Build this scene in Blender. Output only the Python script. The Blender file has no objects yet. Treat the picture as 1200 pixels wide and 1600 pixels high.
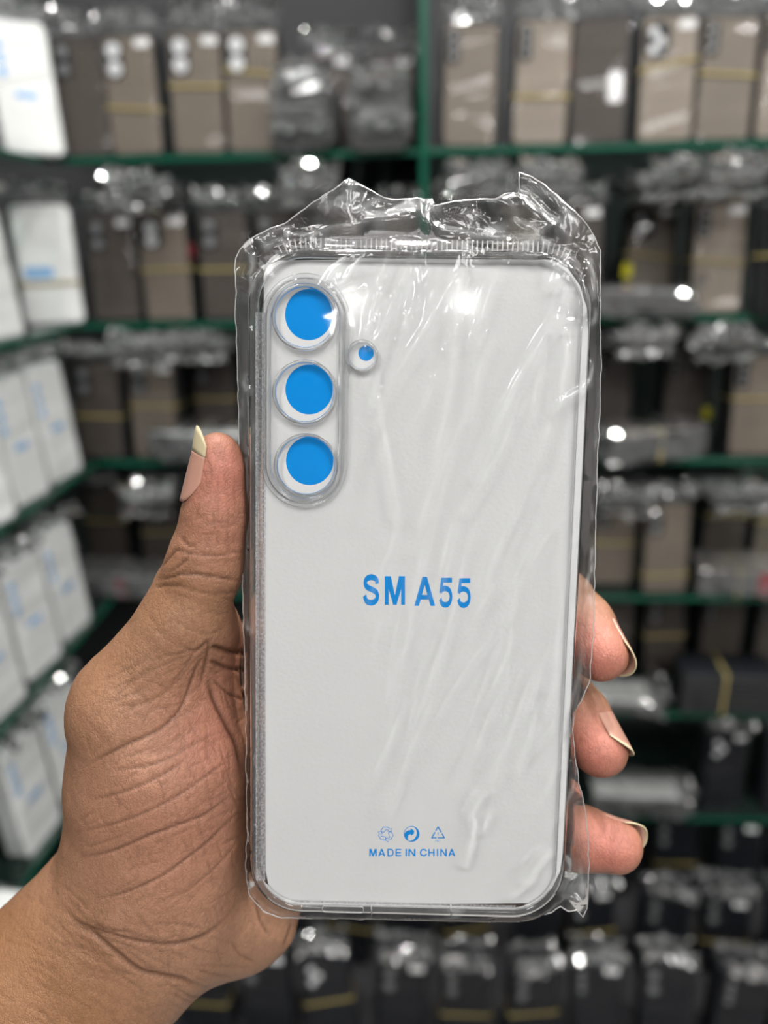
import bpy, bmesh, math, random
import numpy as np
from mathutils import Vector, Matrix, noise

random.seed(7)
rng = np.random.default_rng(7)
SC = bpy.context.scene
COL = SC.collection
R = math.radians

# ------------------------------------------------------------------ camera
FPX = 1202.0                     # focal length in pixels of the 1200x1600 frame
CAM_H = 1.5
cam_d = bpy.data.cameras.new('camera')
cam = bpy.data.objects.new('camera', cam_d)
COL.objects.link(cam)
cam_d.sensor_fit = 'VERTICAL'
cam_d.sensor_height = 24.0
cam_d.lens = 24.0 * FPX / 1600.0
cam_d.clip_start = 0.01
cam_d.dof.use_dof = True
cam_d.dof.focus_distance = 0.186
cam_d.dof.aperture_fstop = 4.5
CAM = (Matrix.Translation((0, 0, CAM_H)) @ Matrix.Rotation(R(3.3), 4, 'Z')
       @ Matrix.Rotation(R(70.0), 4, 'X') @ Matrix.Rotation(R(-1.1), 4, 'Z'))
cam.matrix_world = CAM
SC.camera = cam

# ------------------------------------------------------------------ world, lights, exposure
SC.view_settings.view_transform = 'Standard'
SC.view_settings.look = 'None'
SC.view_settings.gamma = 1.0
SC.view_settings.use_curve_mapping = False
SC.view_settings.exposure = 0.33
SC.cycles.transparent_max_bounces = 20
SC.cycles.max_bounces = 5
SC.cycles.diffuse_bounces = 3
SC.cycles.glossy_bounces = 3
SC.cycles.adaptive_threshold = 0.03
SC.cycles.use_light_tree = False
SC.cycles.caustics_reflective = False
SC.cycles.caustics_refractive = False
SC.cycles.sample_clamp_indirect = 6.0
world = bpy.data.worlds.new('shop_ambience')
SC.world = world
world.use_nodes = True
world.node_tree.nodes['Background'].inputs[0].default_value = (0.95, 0.98, 1.0, 1)
world.node_tree.nodes['Background'].inputs[1].default_value = 0.2

CEIL_Z = 2.75
def area_light(loc, sx, sy, power, col=(1, 0.985, 0.96), rot=(0, 0, 0)):
    l = bpy.data.lights.new('ceiling_panel_light', 'AREA')
    l.shape = 'RECTANGLE'; l.size = sx; l.size_y = sy; l.energy = power; l.color = col
    o = bpy.data.objects.new('ceiling_panel_light', l); COL.objects.link(o)
    o.location = loc; o.rotation_euler = rot
    return o
def spot_disc(loc, d, power):
    l = bpy.data.lights.new('unseen_downlight', 'AREA')
    l.shape = 'DISK'; l.size = d; l.energy = power; l.color = (1, 0.98, 0.95)
    o = bpy.data.objects.new('unseen_downlight', l); COL.objects.link(o)
    o.location = loc
    return o
for lx in (-0.55, 0.55, 1.65):
    area_light((lx, -1.45, CEIL_Z - 0.02), 0.35, 1.5, 24)
for lx in (-0.45, 0.05, 0.55, 1.05):                       # lamps over the shelves
    spot_disc((lx, 0.60, CEIL_Z - 0.02), 0.08, 11.0)
for lx in (-0.05, 0.45, 1.1, 1.9):                         # unseen lamps added over the aisle for glints on the film
    for ly in (-2.9, -1.9, -0.9, 0.05):
        spot_disc((lx, ly, CEIL_Z - 0.02), 0.08, 2.2)

# ------------------------------------------------------------------ pixel helpers (1200x1600 frame)
def cam_pt(px, py, d):
    """camera-space point (x right, y up, z towards the viewer), metres"""
    return Vector(((px - 600) / FPX * d, (800 - py) / FPX * d, -d))
def world_pt(px, py, d):
    return CAM @ cam_pt(px, py, d)
CAM_O = CAM.translation.copy()
def ray(px, py):
    return (CAM.to_3x3() @ Vector(((px - 600) / FPX, (800 - py) / FPX, -1))).normalized()
def on_plane(px, py, axis, value):
    d = ray(px, py)
    t = (value - CAM_O[axis]) / d[axis]
    return CAM_O + d * t
def project(p):
    q = CAM.inverted() @ Vector(p)
    return 600 + q.x / -q.z * FPX, 800 - q.y / -q.z * FPX

# ------------------------------------------------------------------ materials
def new_mat(name):
    m = bpy.data.materials.new(name); m.use_nodes = True
    nt = m.node_tree
    for n in list(nt.nodes): nt.nodes.remove(n)
    out = nt.nodes.new('ShaderNodeOutputMaterial')
    return m, nt, out
def N(nt, kind, **kw):
    n = nt.nodes.new(kind)
    for k, v in kw.items():
        if k.startswith('_'): setattr(n, k[1:], v)
        else: n.inputs[k.replace('__', ' ')].default_value = v
    return n
def principled(name, col, rough=0.5, spec=0.5, noise_amt=0.06, noise_scale=60, bump=0.0, bump_scale=200):
    m, nt, out = new_mat(name)
    p = N(nt, 'ShaderNodeBsdfPrincipled', Roughness=rough)
    p.inputs['Specular IOR Level'].default_value = spec
    tc = N(nt, 'ShaderNodeTexCoord')
    nz = N(nt, 'ShaderNodeTexNoise', Scale=noise_scale, Detail=4.0)
    nt.links.new(tc.outputs['Object'], nz.inputs['Vector'])
    mx = N(nt, 'ShaderNodeMix', _data_type='RGBA')
    a = [max(0, c * (1 - noise_amt)) for c in col]; b = [min(1, c * (1 + noise_amt)) for c in col]
    mx.inputs[6].default_value = (*a, 1); mx.inputs[7].default_value = (*b, 1)
    nt.links.new(nz.outputs['Fac'], mx.inputs[0])
    nt.links.new(mx.outputs[2], p.inputs['Base Color'])
    if bump > 0:
        nb = N(nt, 'ShaderNodeTexNoise', Scale=bump_scale, Detail=3.0)
        nt.links.new(tc.outputs['Object'], nb.inputs['Vector'])
        bp = N(nt, 'ShaderNodeBump', Strength=bump, Distance=0.0005)
        nt.links.new(nb.outputs['Fac'], bp.inputs['Height'])
        nt.links.new(bp.outputs[0], p.inputs['Normal'])
    nt.links.new(p.outputs[0], out.inputs[0])
    return m
def clear_mat(name, rough=0.05, ior=1.45, haze=0.05, tint=(0.97, 0.98, 0.98), gloss=1.0,
              bump=0.0, bump_scale=300, haze_col=(0.9, 0.92, 0.92), stretch=None):
    """thin clear plastic: see-through, fresnel gloss, a little milky haze"""
    m, nt, out = new_mat(name)
    tr = N(nt, 'ShaderNodeBsdfTransparent', Color=(*tint, 1))
    gl = N(nt, 'ShaderNodeBsdfGlossy', Roughness=rough, Color=(1, 1, 1, 1))
    df = N(nt, 'ShaderNodeBsdfDiffuse', Color=(*haze_col, 1))
    fr = N(nt, 'ShaderNodeFresnel', IOR=ior)
    ml = N(nt, 'ShaderNodeMath', _operation='MULTIPLY'); ml.inputs[1].default_value = gloss
    ml.use_clamp = True
    nt.links.new(fr.outputs[0], ml.inputs[0])
    m1 = N(nt, 'ShaderNodeMixShader', Fac=haze)
    nt.links.new(tr.outputs[0], m1.inputs[1]); nt.links.new(df.outputs[0], m1.inputs[2])
    m2 = N(nt, 'ShaderNodeMixShader')
    nt.links.new(ml.outputs[0], m2.inputs[0])
    nt.links.new(m1.outputs[0], m2.inputs[1]); nt.links.new(gl.outputs[0], m2.inputs[2])
    if bump > 0:
        tc = N(nt, 'ShaderNodeTexCoord')
        src = tc.outputs['Object']
        if stretch:
            mp = N(nt, 'ShaderNodeMapping', Scale=stretch[0], Rotation=stretch[1])
            nt.links.new(src, mp.inputs['Vector']); src = mp.outputs[0]
        nb = N(nt, 'ShaderNodeTexNoise', Scale=bump_scale, Detail=2.0)
        nt.links.new(src, nb.inputs['Vector'])
        bp = N(nt, 'ShaderNodeBump', Strength=bump, Distance=0.001)
        nt.links.new(nb.outputs['Fac'], bp.inputs['Height'])
        nt.links.new(bp.outputs[0], gl.inputs['Normal']); nt.links.new(bp.outputs[0], fr.inputs['Normal'])
    nt.links.new(m2.outputs[0], out.inputs[0])
    return m

def film_with_streaks(name, rough, ior, haze, tint, gloss):
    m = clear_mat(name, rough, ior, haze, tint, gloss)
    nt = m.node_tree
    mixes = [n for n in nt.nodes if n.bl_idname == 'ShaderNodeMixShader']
    a = N(nt, 'ShaderNodeAttribute'); a.attribute_name = 'streak_haze'  # bright wrinkle streaks painted into the film as white haze
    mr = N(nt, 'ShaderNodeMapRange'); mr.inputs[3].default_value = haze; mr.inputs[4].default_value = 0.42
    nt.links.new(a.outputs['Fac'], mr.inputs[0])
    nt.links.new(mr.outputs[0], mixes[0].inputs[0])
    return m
M = {}
M['card'] = principled('white_card', (0.745, 0.75, 0.75), 0.55, 0.3, 0.012, 500, 0.12, 900)
M['blue'] = principled('blue_print', (0.0, 0.27, 0.76), 0.8, 0.05, 0.02)
M['tpu'] = clear_mat('clear_soft_plastic', 0.06, 1.45, 0.07, (0.965, 0.967, 0.97), 0.9, haze_col=(0.8, 0.8, 0.8))
M['tpu_plate'] = clear_mat('clear_back_plate', 0.08, 1.35, 0.0, (0.99, 0.99, 0.99), 0.6)
M['tpu_lip'] = clear_mat('clear_moulded_lip', 0.06, 1.42, 0.08, (0.965, 0.967, 0.97), 0.9)
M['film'] = film_with_streaks('clear_bag_film', 0.06, 1.40, 0.004, (0.992, 0.992, 0.992), 1.0)
M['film_back'] = clear_mat('clear_bag_film_rear', 0.12, 1.4, 0.03, (0.98, 0.98, 0.98), 1.0)
M['seal'] = clear_mat('bag_heat_seal', 0.15, 1.5, 0.45, (0.95, 0.95, 0.95), 1.0, haze_col=(0.9, 0.9, 0.88))
M['bgfilm'] = clear_mat('crinkled_stock_film', 0.05, 1.4, 0.004, (0.98, 0.982, 0.982), 0.45)
M['bgfilm_heavy'] = clear_mat('crumpled_silver_film', 0.045, 1.5, 0.075, (0.94, 0.95, 0.95), 2.6)
M['black'] = principled('black_soft_rubber', (0.010, 0.011, 0.012), 0.45, 0.25)
M['black_gloss'] = principled('black_gloss_case', (0.006, 0.007, 0.010), 0.35, 0.25)
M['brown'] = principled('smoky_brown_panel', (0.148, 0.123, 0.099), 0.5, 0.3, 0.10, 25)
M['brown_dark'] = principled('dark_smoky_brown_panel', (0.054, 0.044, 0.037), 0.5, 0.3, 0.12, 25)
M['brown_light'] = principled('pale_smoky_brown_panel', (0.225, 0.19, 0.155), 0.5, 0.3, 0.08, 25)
M['grey_panel'] = principled('grey_panel', (0.06, 0.06, 0.062), 0.4, 0.4)
M['white_pack'] = principled('white_pack', (0.74, 0.75, 0.74), 0.5, 0.3, 0.03)
M['white_sticker'] = principled('white_sticker', (0.80, 0.80, 0.80), 0.5, 0.3, 0.03)
M['pale_grey'] = principled('pale_grey_pack', (0.30, 0.30, 0.29), 0.5, 0.3, 0.05)
M['lens_white'] = principled('pale_lens_cutout', (0.60, 0.61, 0.62), 0.4, 0.4, 0.05)
M['lens_dim'] = principled('dim_lens_cutout', (0.16, 0.165, 0.17), 0.3, 0.5, 0.05)
M['band'] = principled('yellow_rubber_band', (0.34, 0.27, 0.09), 0.6, 0.3, 0.05)
M['red'] = principled('red_button', (0.42, 0.02, 0.035), 0.45, 0.4)
M['pink'] = principled('pink_label', (0.55, 0.16, 0.22), 0.5, 0.3)
M['yellow'] = principled('yellow_sticker', (0.72, 0.66, 0.01), 0.5, 0.3)
M['blue_pale'] = principled('pale_blue_print', (0.22, 0.42, 0.70), 0.5, 0.3)
M['glass'] = clear_mat('shelf_glass', 0.03, 1.5, 0.03, (0.72, 0.84, 0.79), 1.0, haze_col=(0.25, 0.45, 0.38))
M['glass_edge'] = principled('green_glass_edge', (0.002, 0.062, 0.036), 0.25, 0.4, 0.1)
M['wall'] = principled('dark_panel_wall', (0.035, 0.036, 0.038), 0.6, 0.3, 0.15, 8)
M['wall_light'] = principled('grey_wall', (0.30, 0.31, 0.30), 0.6, 0.3, 0.05, 8)
M['wall_shop'] = principled('shop_wall', (0.20, 0.20, 0.20), 0.6, 0.3, 0.05, 8)
M['white_ceiling'] = principled('white_ceiling', (0.75, 0.75, 0.74), 0.7, 0.3, 0.02, 8)
M['floor'] = principled('floor_tile', (0.25, 0.24, 0.23), 0.35, 0.5, 0.1, 6)
M['cabinet'] = principled('black_laminate', (0.02, 0.02, 0.022), 0.4, 0.4, 0.1, 12)
M['counter_top'] = principled('dark_counter_top', (0.03, 0.03, 0.033), 0.3, 0.5, 0.1, 12)
M['nail'] = principled('finger_nail', (0.40, 0.215, 0.16), 0.28, 0.5, 0.05, 300)
M['nail_edge'] = principled('nail_free_edge', (0.50, 0.42, 0.27), 0.35, 0.4, 0.05, 300)

# ------------------------------------------------------------------ object helpers
def link(name, me, mat, parent=None, loc=None, smooth=False):
    if mat is not None and not me.materials: me.materials.append(mat)
    o = bpy.data.objects.new(name, me); COL.objects.link(o)
    if parent is not None: o.parent = parent
    if loc is not None: o.location = loc
    if smooth:
        me.polygons.foreach_set('use_smooth', [True] * len(me.polygons))
    return o
def pydata(name, v, f):
    me = bpy.data.meshes.new(name); me.from_pydata([tuple(p) for p in v], [], [tuple(q) for q in f]); me.update()
    return me
def thing(name, label, cat, mat4=None, group=None):
    o = bpy.data.objects.new(name, None); COL.objects.link(o)
    o.empty_display_size = 0.02
    if mat4 is not None: o.matrix_world = mat4
    o['label'] = label; o['category'] = cat
    if group: o['group'] = group
    return o
def tag(o, label, cat, group=None):
    o['label'] = label; o['category'] = cat
    if group: o['group'] = group
    return o
def box_mesh(name, x0, x1, y0, y1, z0, z1, bev=0.0):
    bm = bmesh.new()
    bmesh.ops.create_cube(bm, size=1.0)
    for v in bm.verts:
        v.co = Vector((x0 + (v.co.x + .5) * (x1 - x0), y0 + (v.co.y + .5) * (y1 - y0), z0 + (v.co.z + .5) * (z1 - z0)))
    if bev > 0:
        bmesh.ops.bevel(bm, geom=bm.edges[:], offset=bev, segments=2, affect='EDGES', profile=0.5)
    me = bpy.data.meshes.new(name); bm.to_mesh(me); bm.free()
    return me
def struct(name, me, mat):
    o = link(name, me, mat); o['kind'] = 'structure'
    return o
def rrect(w, h, r, seg=6, cx=0, cy=0):
    """rounded rectangle loop, counter-clockwise"""
    pts = []
    for (sx, sy, a0) in ((1, 1, 0), (-1, 1, 90), (-1, -1, 180), (1, -1, 270)):
        for k in range(seg + 1):
            a = R(a0 + 90 * k / seg)
            pts.append((cx + sx * (w / 2 - r) + r * math.cos(a), cy + sy * (h / 2 - r) + r * math.sin(a)))
    return pts
def loft(name, loops, close_profile=False, cap0=False, cap1=False):
    """loops: list of equal-length closed 3D loops"""
    n = len(loops[0]); v = [p for l in loops for p in l]; f = []
    m = len(loops)
    for i in range(m if close_profile else m - 1):
        j = (i + 1) % m
        for k in range(n):
            k2 = (k + 1) % n
            f.append((i * n + k, i * n + k2, j * n + k2, j * n + k))
    if cap0: f.append(tuple(reversed(range(n))))
    if cap1: f.append(tuple(range((m - 1) * n, m * n)))
    return pydata(name, v, f)
def tube(name, pts, r, sides=6, closed=False):
    pts = [Vector(p) for p in pts]; n = len(pts); v = []; f = []
    for i, p in enumerate(pts):
        a = pts[(i - 1) % n] if (closed or i > 0) else p
        b = pts[(i + 1) % n] if (closed or i < n - 1) else p
        t = (b - a).normalized()
        s = t.cross(Vector((0.13, 0.21, 0.97)))
        if s.length < 1e-4: s = t.cross(Vector((1, 0, 0)))
        s.normalize(); u = s.cross(t)
        rr = r[i] if hasattr(r, '__len__') else r
        for k in range(sides):
            q = 2 * math.pi * k / sides
            v.append(p + (s * math.cos(q) + u * math.sin(q)) * rr)
    for i in range(n if closed else n - 1):
        j = (i + 1) % n
        for k in range(sides):
            k2 = (k + 1) % sides
            f.append((i * sides + k, i * sides + k2, j * sides + k2, j * sides + k))
    if not closed:
        f.append(tuple(reversed(range(sides)))); f.append(tuple(range((n - 1) * sides, n * sides)))
    return pydata(name, v, f)
def catmull(pts, k=6, closed=False):
    out = []; n = len(pts)
    P = [np.array(p, float) for p in pts]
    for i in range(n if closed else n - 1):
        p1, p2 = P[i], P[(i + 1) % n]
        p0 = P[i - 1] if (closed or i > 0) else p1
        p3 = P[(i + 2) % n] if (closed or i < n - 2) else p2
        for j in range(k):
            t = j / k
            out.append(0.5 * (2 * p1 + (p2 - p0) * t + (2 * p0 - 5 * p1 + 4 * p2 - p3) * t * t + (3 * p1 - p0 - 3 * p2 + p3) * t ** 3))
    if not closed: out.append(P[-1])
    return [tuple(p) for p in out]

# ================================================================== SETTING
SB = 1.18                                            # the shelves stand this far away
ZL = [CAM_H + SB * z for z in (0.285, 0.091, -0.105, -0.290, -0.492, -0.686, -0.880)]   # shelf heights, top first
Y_FRONT, Y_BACK = SB, SB + .28
X_LEFT = on_plane(122, 508, 1, Y_FRONT).x            # front line of the left-hand shelves
X_LBACK = X_LEFT - 0.26
X_RIGHT = 1.3
Y_NEAR = 0.25
struct('floor', box_mesh('floor', X_LBACK - .05, 2.25, -4.05, Y_BACK + .05, -0.05, 0), M['floor'])
struct('wall_back', box_mesh('wall_back', X_LBACK - .05, 2.2, Y_BACK, Y_BACK + .05, 0, CEIL_Z), M['wall'])
struct('wall_left', box_mesh('wall_left', X_LBACK - .05, X_LBACK, -4.0, Y_BACK, 0, CEIL_Z), M['wall'])
struct('wall_front', box_mesh('wall_front', X_LBACK - .05, 2.25, -4.05, -4.0, 0, CEIL_Z), M['wall_shop'])
struct('wall_right', box_mesh('wall_right', 2.2, 2.25, -4.0, Y_BACK + .05, 0, CEIL_Z), M['wall_shop'])
struct('ceiling', box_mesh('ceiling', X_LBACK - .05, 2.25, -4.05, Y_BACK + .05, CEIL_Z, CEIL_Z + .05), M['white_ceiling'])

T_GL = 0.0075
lvl = ['uppermost', 'top', 'second', 'third', 'fourth', 'fifth', 'lowest']
X_POST = on_plane(662, 150, 1, Y_FRONT).x
def glass_shelf(name, x0, x1, y0, y1, z, front, label):
    t = thing(name, label, 'shelf', Matrix.Translation((0, 0, z - T_GL)), 'green-edged glass shelves')
    if front == 'y':
        link('glass_pane', box_mesh('glass_pane', x0, x1, y0 + .003, y1, 0, T_GL), M['glass'], t)
        link('green_edge', box_mesh('green_edge', x0, x1, y0, y0 + .003, 0, T_GL, .0008), M['glass_edge'], t)
    else:
        link('glass_pane', box_mesh('glass_pane', x0, x1 - .003, y0, y1, 0, T_GL), M['glass'], t)
        link('green_edge', box_mesh('green_edge', x1 - .003, x1, y0, y1, 0, T_GL, .0008), M['glass_edge'], t)
    return t
for i, z in enumerate(ZL):
    if i == 0: continue
    glass_shelf('glass_shelf', X_LEFT, X_POST - .005, Y_FRONT, Y_BACK, z, 'y',
                f'{lvl[i]} green-edged glass shelf left of the central glass upright')
    glass_shelf('glass_shelf', X_POST + .005, X_RIGHT, Y_FRONT, Y_BACK, z, 'y',
                f'{lvl[i]} green-edged glass shelf right of the central glass upright')
    glass_shelf('glass_shelf', X_LBACK, X_LEFT - .002, Y_NEAR, Y_FRONT - .002, z, 'x',
                f'{lvl[i]} glass shelf of the left side wall, under white packs')
dv = thing('glass_upright', 'vertical glass upright with green edge between the two shelf bays', 'upright',
           Matrix.Translation((X_POST, Y_FRONT, ZL[6])))
link('glass_pane', box_mesh('glass_pane', -.005, .005, .003, .27, 0, CEIL_Z - ZL[6]), M['glass'], dv)
link('green_edge', box_mesh('green_edge', -.005, .005, -.003, .003, 0, CEIL_Z - ZL[6], .0008), M['glass_edge'], dv)

Z_CTR = CAM_H - 1.06 * SB
ct = thing('display_counter', 'low black counter crowded with bagged black phone cases', 'counter',
           Matrix.Translation((0, 0, 0)))
link('cabinet_body', box_mesh('cabinet_body', X_LEFT, X_RIGHT, .80, Y_BACK - .002, 0, Z_CTR - .02), M['cabinet'], ct)
link('counter_top', box_mesh('counter_top', X_LEFT, X_RIGHT, .78, Y_BACK - .002, Z_CTR - .02, Z_CTR, .003), M['counter_top'], ct)

# ================================================================== HELD PACKAGE FRAME (u right, v up, w towards the camera)
T_c = Vector((0.0086, 0.0608, -0.1773)); B_c = Vector((0.0055, -0.1033, -0.1965))
V_c = (T_c - B_c).normalized()
U_c = Vector((1, 0, 0.012)); U_c = (U_c - V_c * U_c.dot(V_c)).normalized()
W_c = U_c.cross(V_c)
O_c = (T_c + B_c) / 2
PF = Matrix(((U_c.x, V_c.x, W_c.x, O_c.x), (U_c.y, V_c.y, W_c.y, O_c.y), (U_c.z, V_c.z, W_c.z, O_c.z), (0, 0, 0, 1)))
PHONE = CAM @ PF
PFI = PF.inverted()
def uv(px, py, w=0.0):
    """phone-frame (u, v) in metres of the point seen at that pixel on the plane w"""
    d = Vector(((px - 600) / FPX, (800 - py) / FPX, -1))
    o = PFI @ Vector((0, 0, 0)); dd = PFI.to_3x3() @ d
    t = (w - o.z) / dd.z
    p = o + dd * t
    return p.x, p.y
CW, CH, CR = 0.0805, 0.1655, 0.0135      # outer size of the case

# ---------------------------------------------------------------- clear phone case
case = thing('phone_case', 'clear soft plastic phone case with three lens holes, held upright in the hand', 'phone case', PHONE)
mm = 0.001
prof = [(2.6, 0.0), (1.5, 0.35), (0.7, 0.1), (0.15, -0.8), (0, -2.2), (0.25, -5), (0, -8.5), (0.4, -10.2), (1.4, -10.8), (2.3, -10.2),
        (2.0, -9.0), (1.6, -8), (1.6, -2.2), (2.6, -1.3)]
loops = []
for (e, w) in prof:
    e *= mm
    loops.append([(x, y, w * mm) for x, y in rrect(CW - 2 * e, CH - 2 * e, CR - e, 12)])
link('bumper_frame', loft('bumper_frame', loops, close_profile=True), M['tpu'], case, smooth=True)

def speckle_mat():
    m, nt, out = new_mat('micro_dotted_plastic')
    tr = N(nt, 'ShaderNodeBsdfTransparent', Color=(.97, .97, .97, 1)); df = N(nt, 'ShaderNodeBsdfDiffuse', Color=(.78, .78, .80, 1))
    tc = N(nt, 'ShaderNodeTexCoord'); nz = N(nt, 'ShaderNodeTexNoise', Scale=1500.0, Detail=2.0); nt.links.new(tc.outputs['Object'], nz.inputs['Vector'])
    mr = N(nt, 'ShaderNodeMapRange'); mr.inputs[1].default_value = .4; mr.inputs[2].default_value = .65; mr.inputs[3].default_value = .16; mr.inputs[4].default_value = .40
    nt.links.new(nz.outputs['Fac'], mr.inputs[0])
    mx = N(nt, 'ShaderNodeMixShader'); nt.links.new(mr.outputs[0], mx.inputs[0]); nt.links.new(tr.outputs[0], mx.inputs[1]); nt.links.new(df.outputs[0], mx.inputs[2])
    nt.links.new(mx.outputs[0], out.inputs[0])
    return m
SPK = speckle_mat()
ul = uv(415, 900, -1.4 * mm)[0]; vb = uv(640, 1411, -1.4 * mm)[1]
link('dotted_margin', box_mesh('dotted_margin', -CW / 2 + 1.7 * mm, ul, -CH / 2 + 8 * mm, CH / 2 - 15 * mm, -1.5 * mm, -1.3 * mm), SPK, case)
link('dotted_margin', box_mesh('dotted_margin', -CW / 2 + 10 * mm, CW / 2 - 12 * mm, -CH / 2 + 1.7 * mm, vb, -1.5 * mm, -1.3 * mm), SPK, case)

LENS = [(476.5, 496, 46.5), (476.5, 613, 45.5), (478.5, 727, 45)]
FLASH = (566, 556, 22)
PX = (uv(601, 900)[0] - uv(600, 900)[0])          # metres per pixel on the plate at mid height
def pxr(px, py, r):
    return (uv(px + r, py)[0] - uv(px - r, py)[0]) / 2
def flat_with_holes(name, outer, holes, w0, w1):
    cu = bpy.data.curves.new(name, 'CURVE'); cu.dimensions = '2D'; cu.fill_mode = 'BOTH'
    cu.extrude = (w1 - w0) / 2
    for lp in [outer] + holes:
        s = cu.splines.new('POLY'); s.points.add(len(lp) - 1); s.use_cyclic_u = True
        for q, (x, y) in zip(s.points, lp): q.co = (x, y, 0, 1)
    ob = bpy.data.objects.new(name, cu); COL.objects.link(ob)
    dg = bpy.context.evaluated_depsgraph_get()
    me = bpy.data.meshes.new_from_object(ob.evaluated_get(dg))
    COL.objects.unlink(ob); bpy.data.objects.remove(ob)
    me.transform(Matrix.Translation((0, 0, (w0 + w1) / 2)))
    me.materials.clear()
    return me
def circle(cx, cy, r, n=48):
    return [(cx + r * math.cos(2 * math.pi * k / n), cy + r * math.sin(2 * math.pi * k / n)) for k in range(n)]
holes = []
for (x, y, r) in LENS + [FLASH]:
    cx, cy = uv(x, y); holes.append(circle(cx, cy, pxr(x, y, r)))
me = flat_with_holes('back_plate', rrect(CW - 5.0 * mm, CH - 5.0 * mm, CR - 2.5 * mm, 12), holes, -1.2 * mm, 0.0)
link('back_plate', me, M['tpu_plate'], case)

def ring(name, cx, cy, r, prof, mat, parent, n=56):
    lp = [[(x, y, w) for x, y in circle(cx, cy, r + e, n)] for e, w in prof]
    return link(name, loft(name, lp, close_profile=True), mat, parent, smooth=True)
def pill(cx, cy, w, h, n=20):
    return rrect(w, h, w / 2 - 1e-5, n, cx, cy)
for (x, y, r) in LENS:
    cx, cy = uv(x, y); rr = pxr(x, y, r)
    ring('lens_hole_lip', cx, cy, rr, [(-.1 * mm, -1.2 * mm), (-.1 * mm, .6 * mm), (.15 * mm, .9 * mm), (.45 * mm, .9 * mm), (.8 * mm, .4 * mm), (.8 * mm, -1.2 * mm)], M['tpu_lip'], case)
cx, cy = uv(FLASH[0], FLASH[1])
ring('flash_hole_lip', cx, cy, pxr(*FLASH), [(-.3 * mm, -1.2 * mm), (-.3 * mm, .1 * mm), (.1 * mm, .35 * mm), (.5 * mm, 0), (.5 * mm, -1.2 * mm)], M['tpu_lip'], case)
# raised camera surround: two concentric pill ridges
px0, py0 = uv(420, 438); px1, py1 = uv(531, 783)
icx, icy = (px0 + px1) / 2, (py0 + py1) / 2; iw, ih = px1 - px0, py0 - py1
for k, (dw, hgt, thick) in enumerate(((0.0, 1.0, .7), (2.6 * mm, .35, .5))):
    lp = []
    for e, w in ((-thick, 0), (-thick * .8, hgt * .8), (0, hgt), (thick * .8, hgt * .8), (thick, 0), (0, -.3)):
        lp.append([(x, y, w * mm) for x, y in pill(icx, icy, iw + dw + 2 * e * mm, ih + dw + 2 * e * mm)])
    link('camera_surround_ridge', loft('camera_surround_ridge', lp, close_profile=True), M['tpu_lip'], case, smooth=True)
# side buttons on the left edge
for (y0, y1) in ((585, 700), (785, 862)):
    a = uv(387, y0, -5 * mm); b = uv(387, y1, -5 * mm)
    x = -CW / 2
    lp = []
    for e, off in ((0, .2), (.2, -.6), (.8, -1.0), (1.4, -1.05)):
        lp.append([(x + off * mm, q, p) for p, q in rrect(4.2 * mm - 2 * e * mm, (a[1] - b[1]) - 2 * e * mm, 2.1 * mm - e * mm - 1e-5, 6, -4.5 * mm, (a[1] + b[1]) / 2)])
    link('side_button', loft('side_button', lp, cap1=True), M['tpu_lip'], case, smooth=True)
# ribbed strip along the top edge
v = []; f = []
x0, x1 = uv(436, 386)[0], uv(892, 386)[0]
nr = 58
ytop = CH / 2
def addbox(v, f, c, ax, ay, az):
    b = len(v)
    for sx in (-1, 1):
        for sy in (-1, 1):
            for sz in (-1, 1): v.append(c + ax * sx + ay * sy + az * sz)
    for q in ((0, 1, 3, 2), (4, 6, 7, 5), (0, 4, 5, 1), (2, 3, 7, 6), (0, 2, 6, 4), (1, 5, 7, 3)): f.append(tuple(b + i for i in q))
ya = uv(660, 394, -3 * mm)[1]; yb = uv(660, 375, -3 * mm)[1]
for k in range(nr):
    s = k / (nr - 1); x = x0 + (x1 - x0) * s
    e = max(0, abs(s - .5) - .40) / .10
    drop = -1.6 * mm * e * e
    ang = -(s - .5) * 2 * .5 * e
    ay = Vector((math.sin(-ang), math.cos(ang), 0)) * (yb - ya) / 2
    addbox(v, f, Vector((x, (ya + yb) / 2 + drop, -2.8 * mm)), Vector((.17 * mm, 0, 0)), ay, Vector((0, 0, .35 * mm)))
o = link('ribbed_strip', pydata('ribbed_strip', v, f), M['seal'], case); o['kind'] = 'stuff'
lp = []
for (yy, w) in ((ya - .6 * mm, -1.6), (ya, -2.6), (yb, -3.2), (yb + .3 * mm, -4.2), (yb - .4 * mm, -6), (ya - 1 * mm, -6)):
    lp.append([(x0 - 2 * mm + (x1 - x0 + 4 * mm) * k / 40, yy - 1.9 * mm * max(0, abs(k / 40 - .5) - .39) ** 2 / .0121, w * mm) for k in range(41)])
vv = [p for l in lp for p in l]; ff = []
for i in range(6):
    j = (i + 1) % 6
    for k in range(40): ff.append((i * 41 + k, i * 41 + k + 1, j * 41 + k + 1, j * 41 + k))
link('top_wall', pydata('top_wall', vv, ff), M['tpu_plate'], case, smooth=True)
# charging port and moulding seams at the bottom edge
def outline(pts, w, r, name, mat, closed=True):
    link(name, tube(name, [(x, y, w) for x, y in pts], r, 6, closed), mat, case, smooth=True)
a = uv(504, 1416); b = uv(568, 1424)
outline(rrect(b[0] - a[0], a[1] - b[1] + .5 * mm, .6 * mm, 4, (a[0] + b[0]) / 2, (a[1] + b[1]) / 2), .25 * mm, .16 * mm, 'port_rim', M['seal'])
for xs in (580, 704):
    a = uv(xs, 1412); b = uv(xs + 1, 1431)
    outline([a, ((a[0] + b[0]) / 2, (a[1] + b[1]) / 2), b], .3 * mm, .2 * mm, 'moulding_seam', M['seal'], False)

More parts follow.
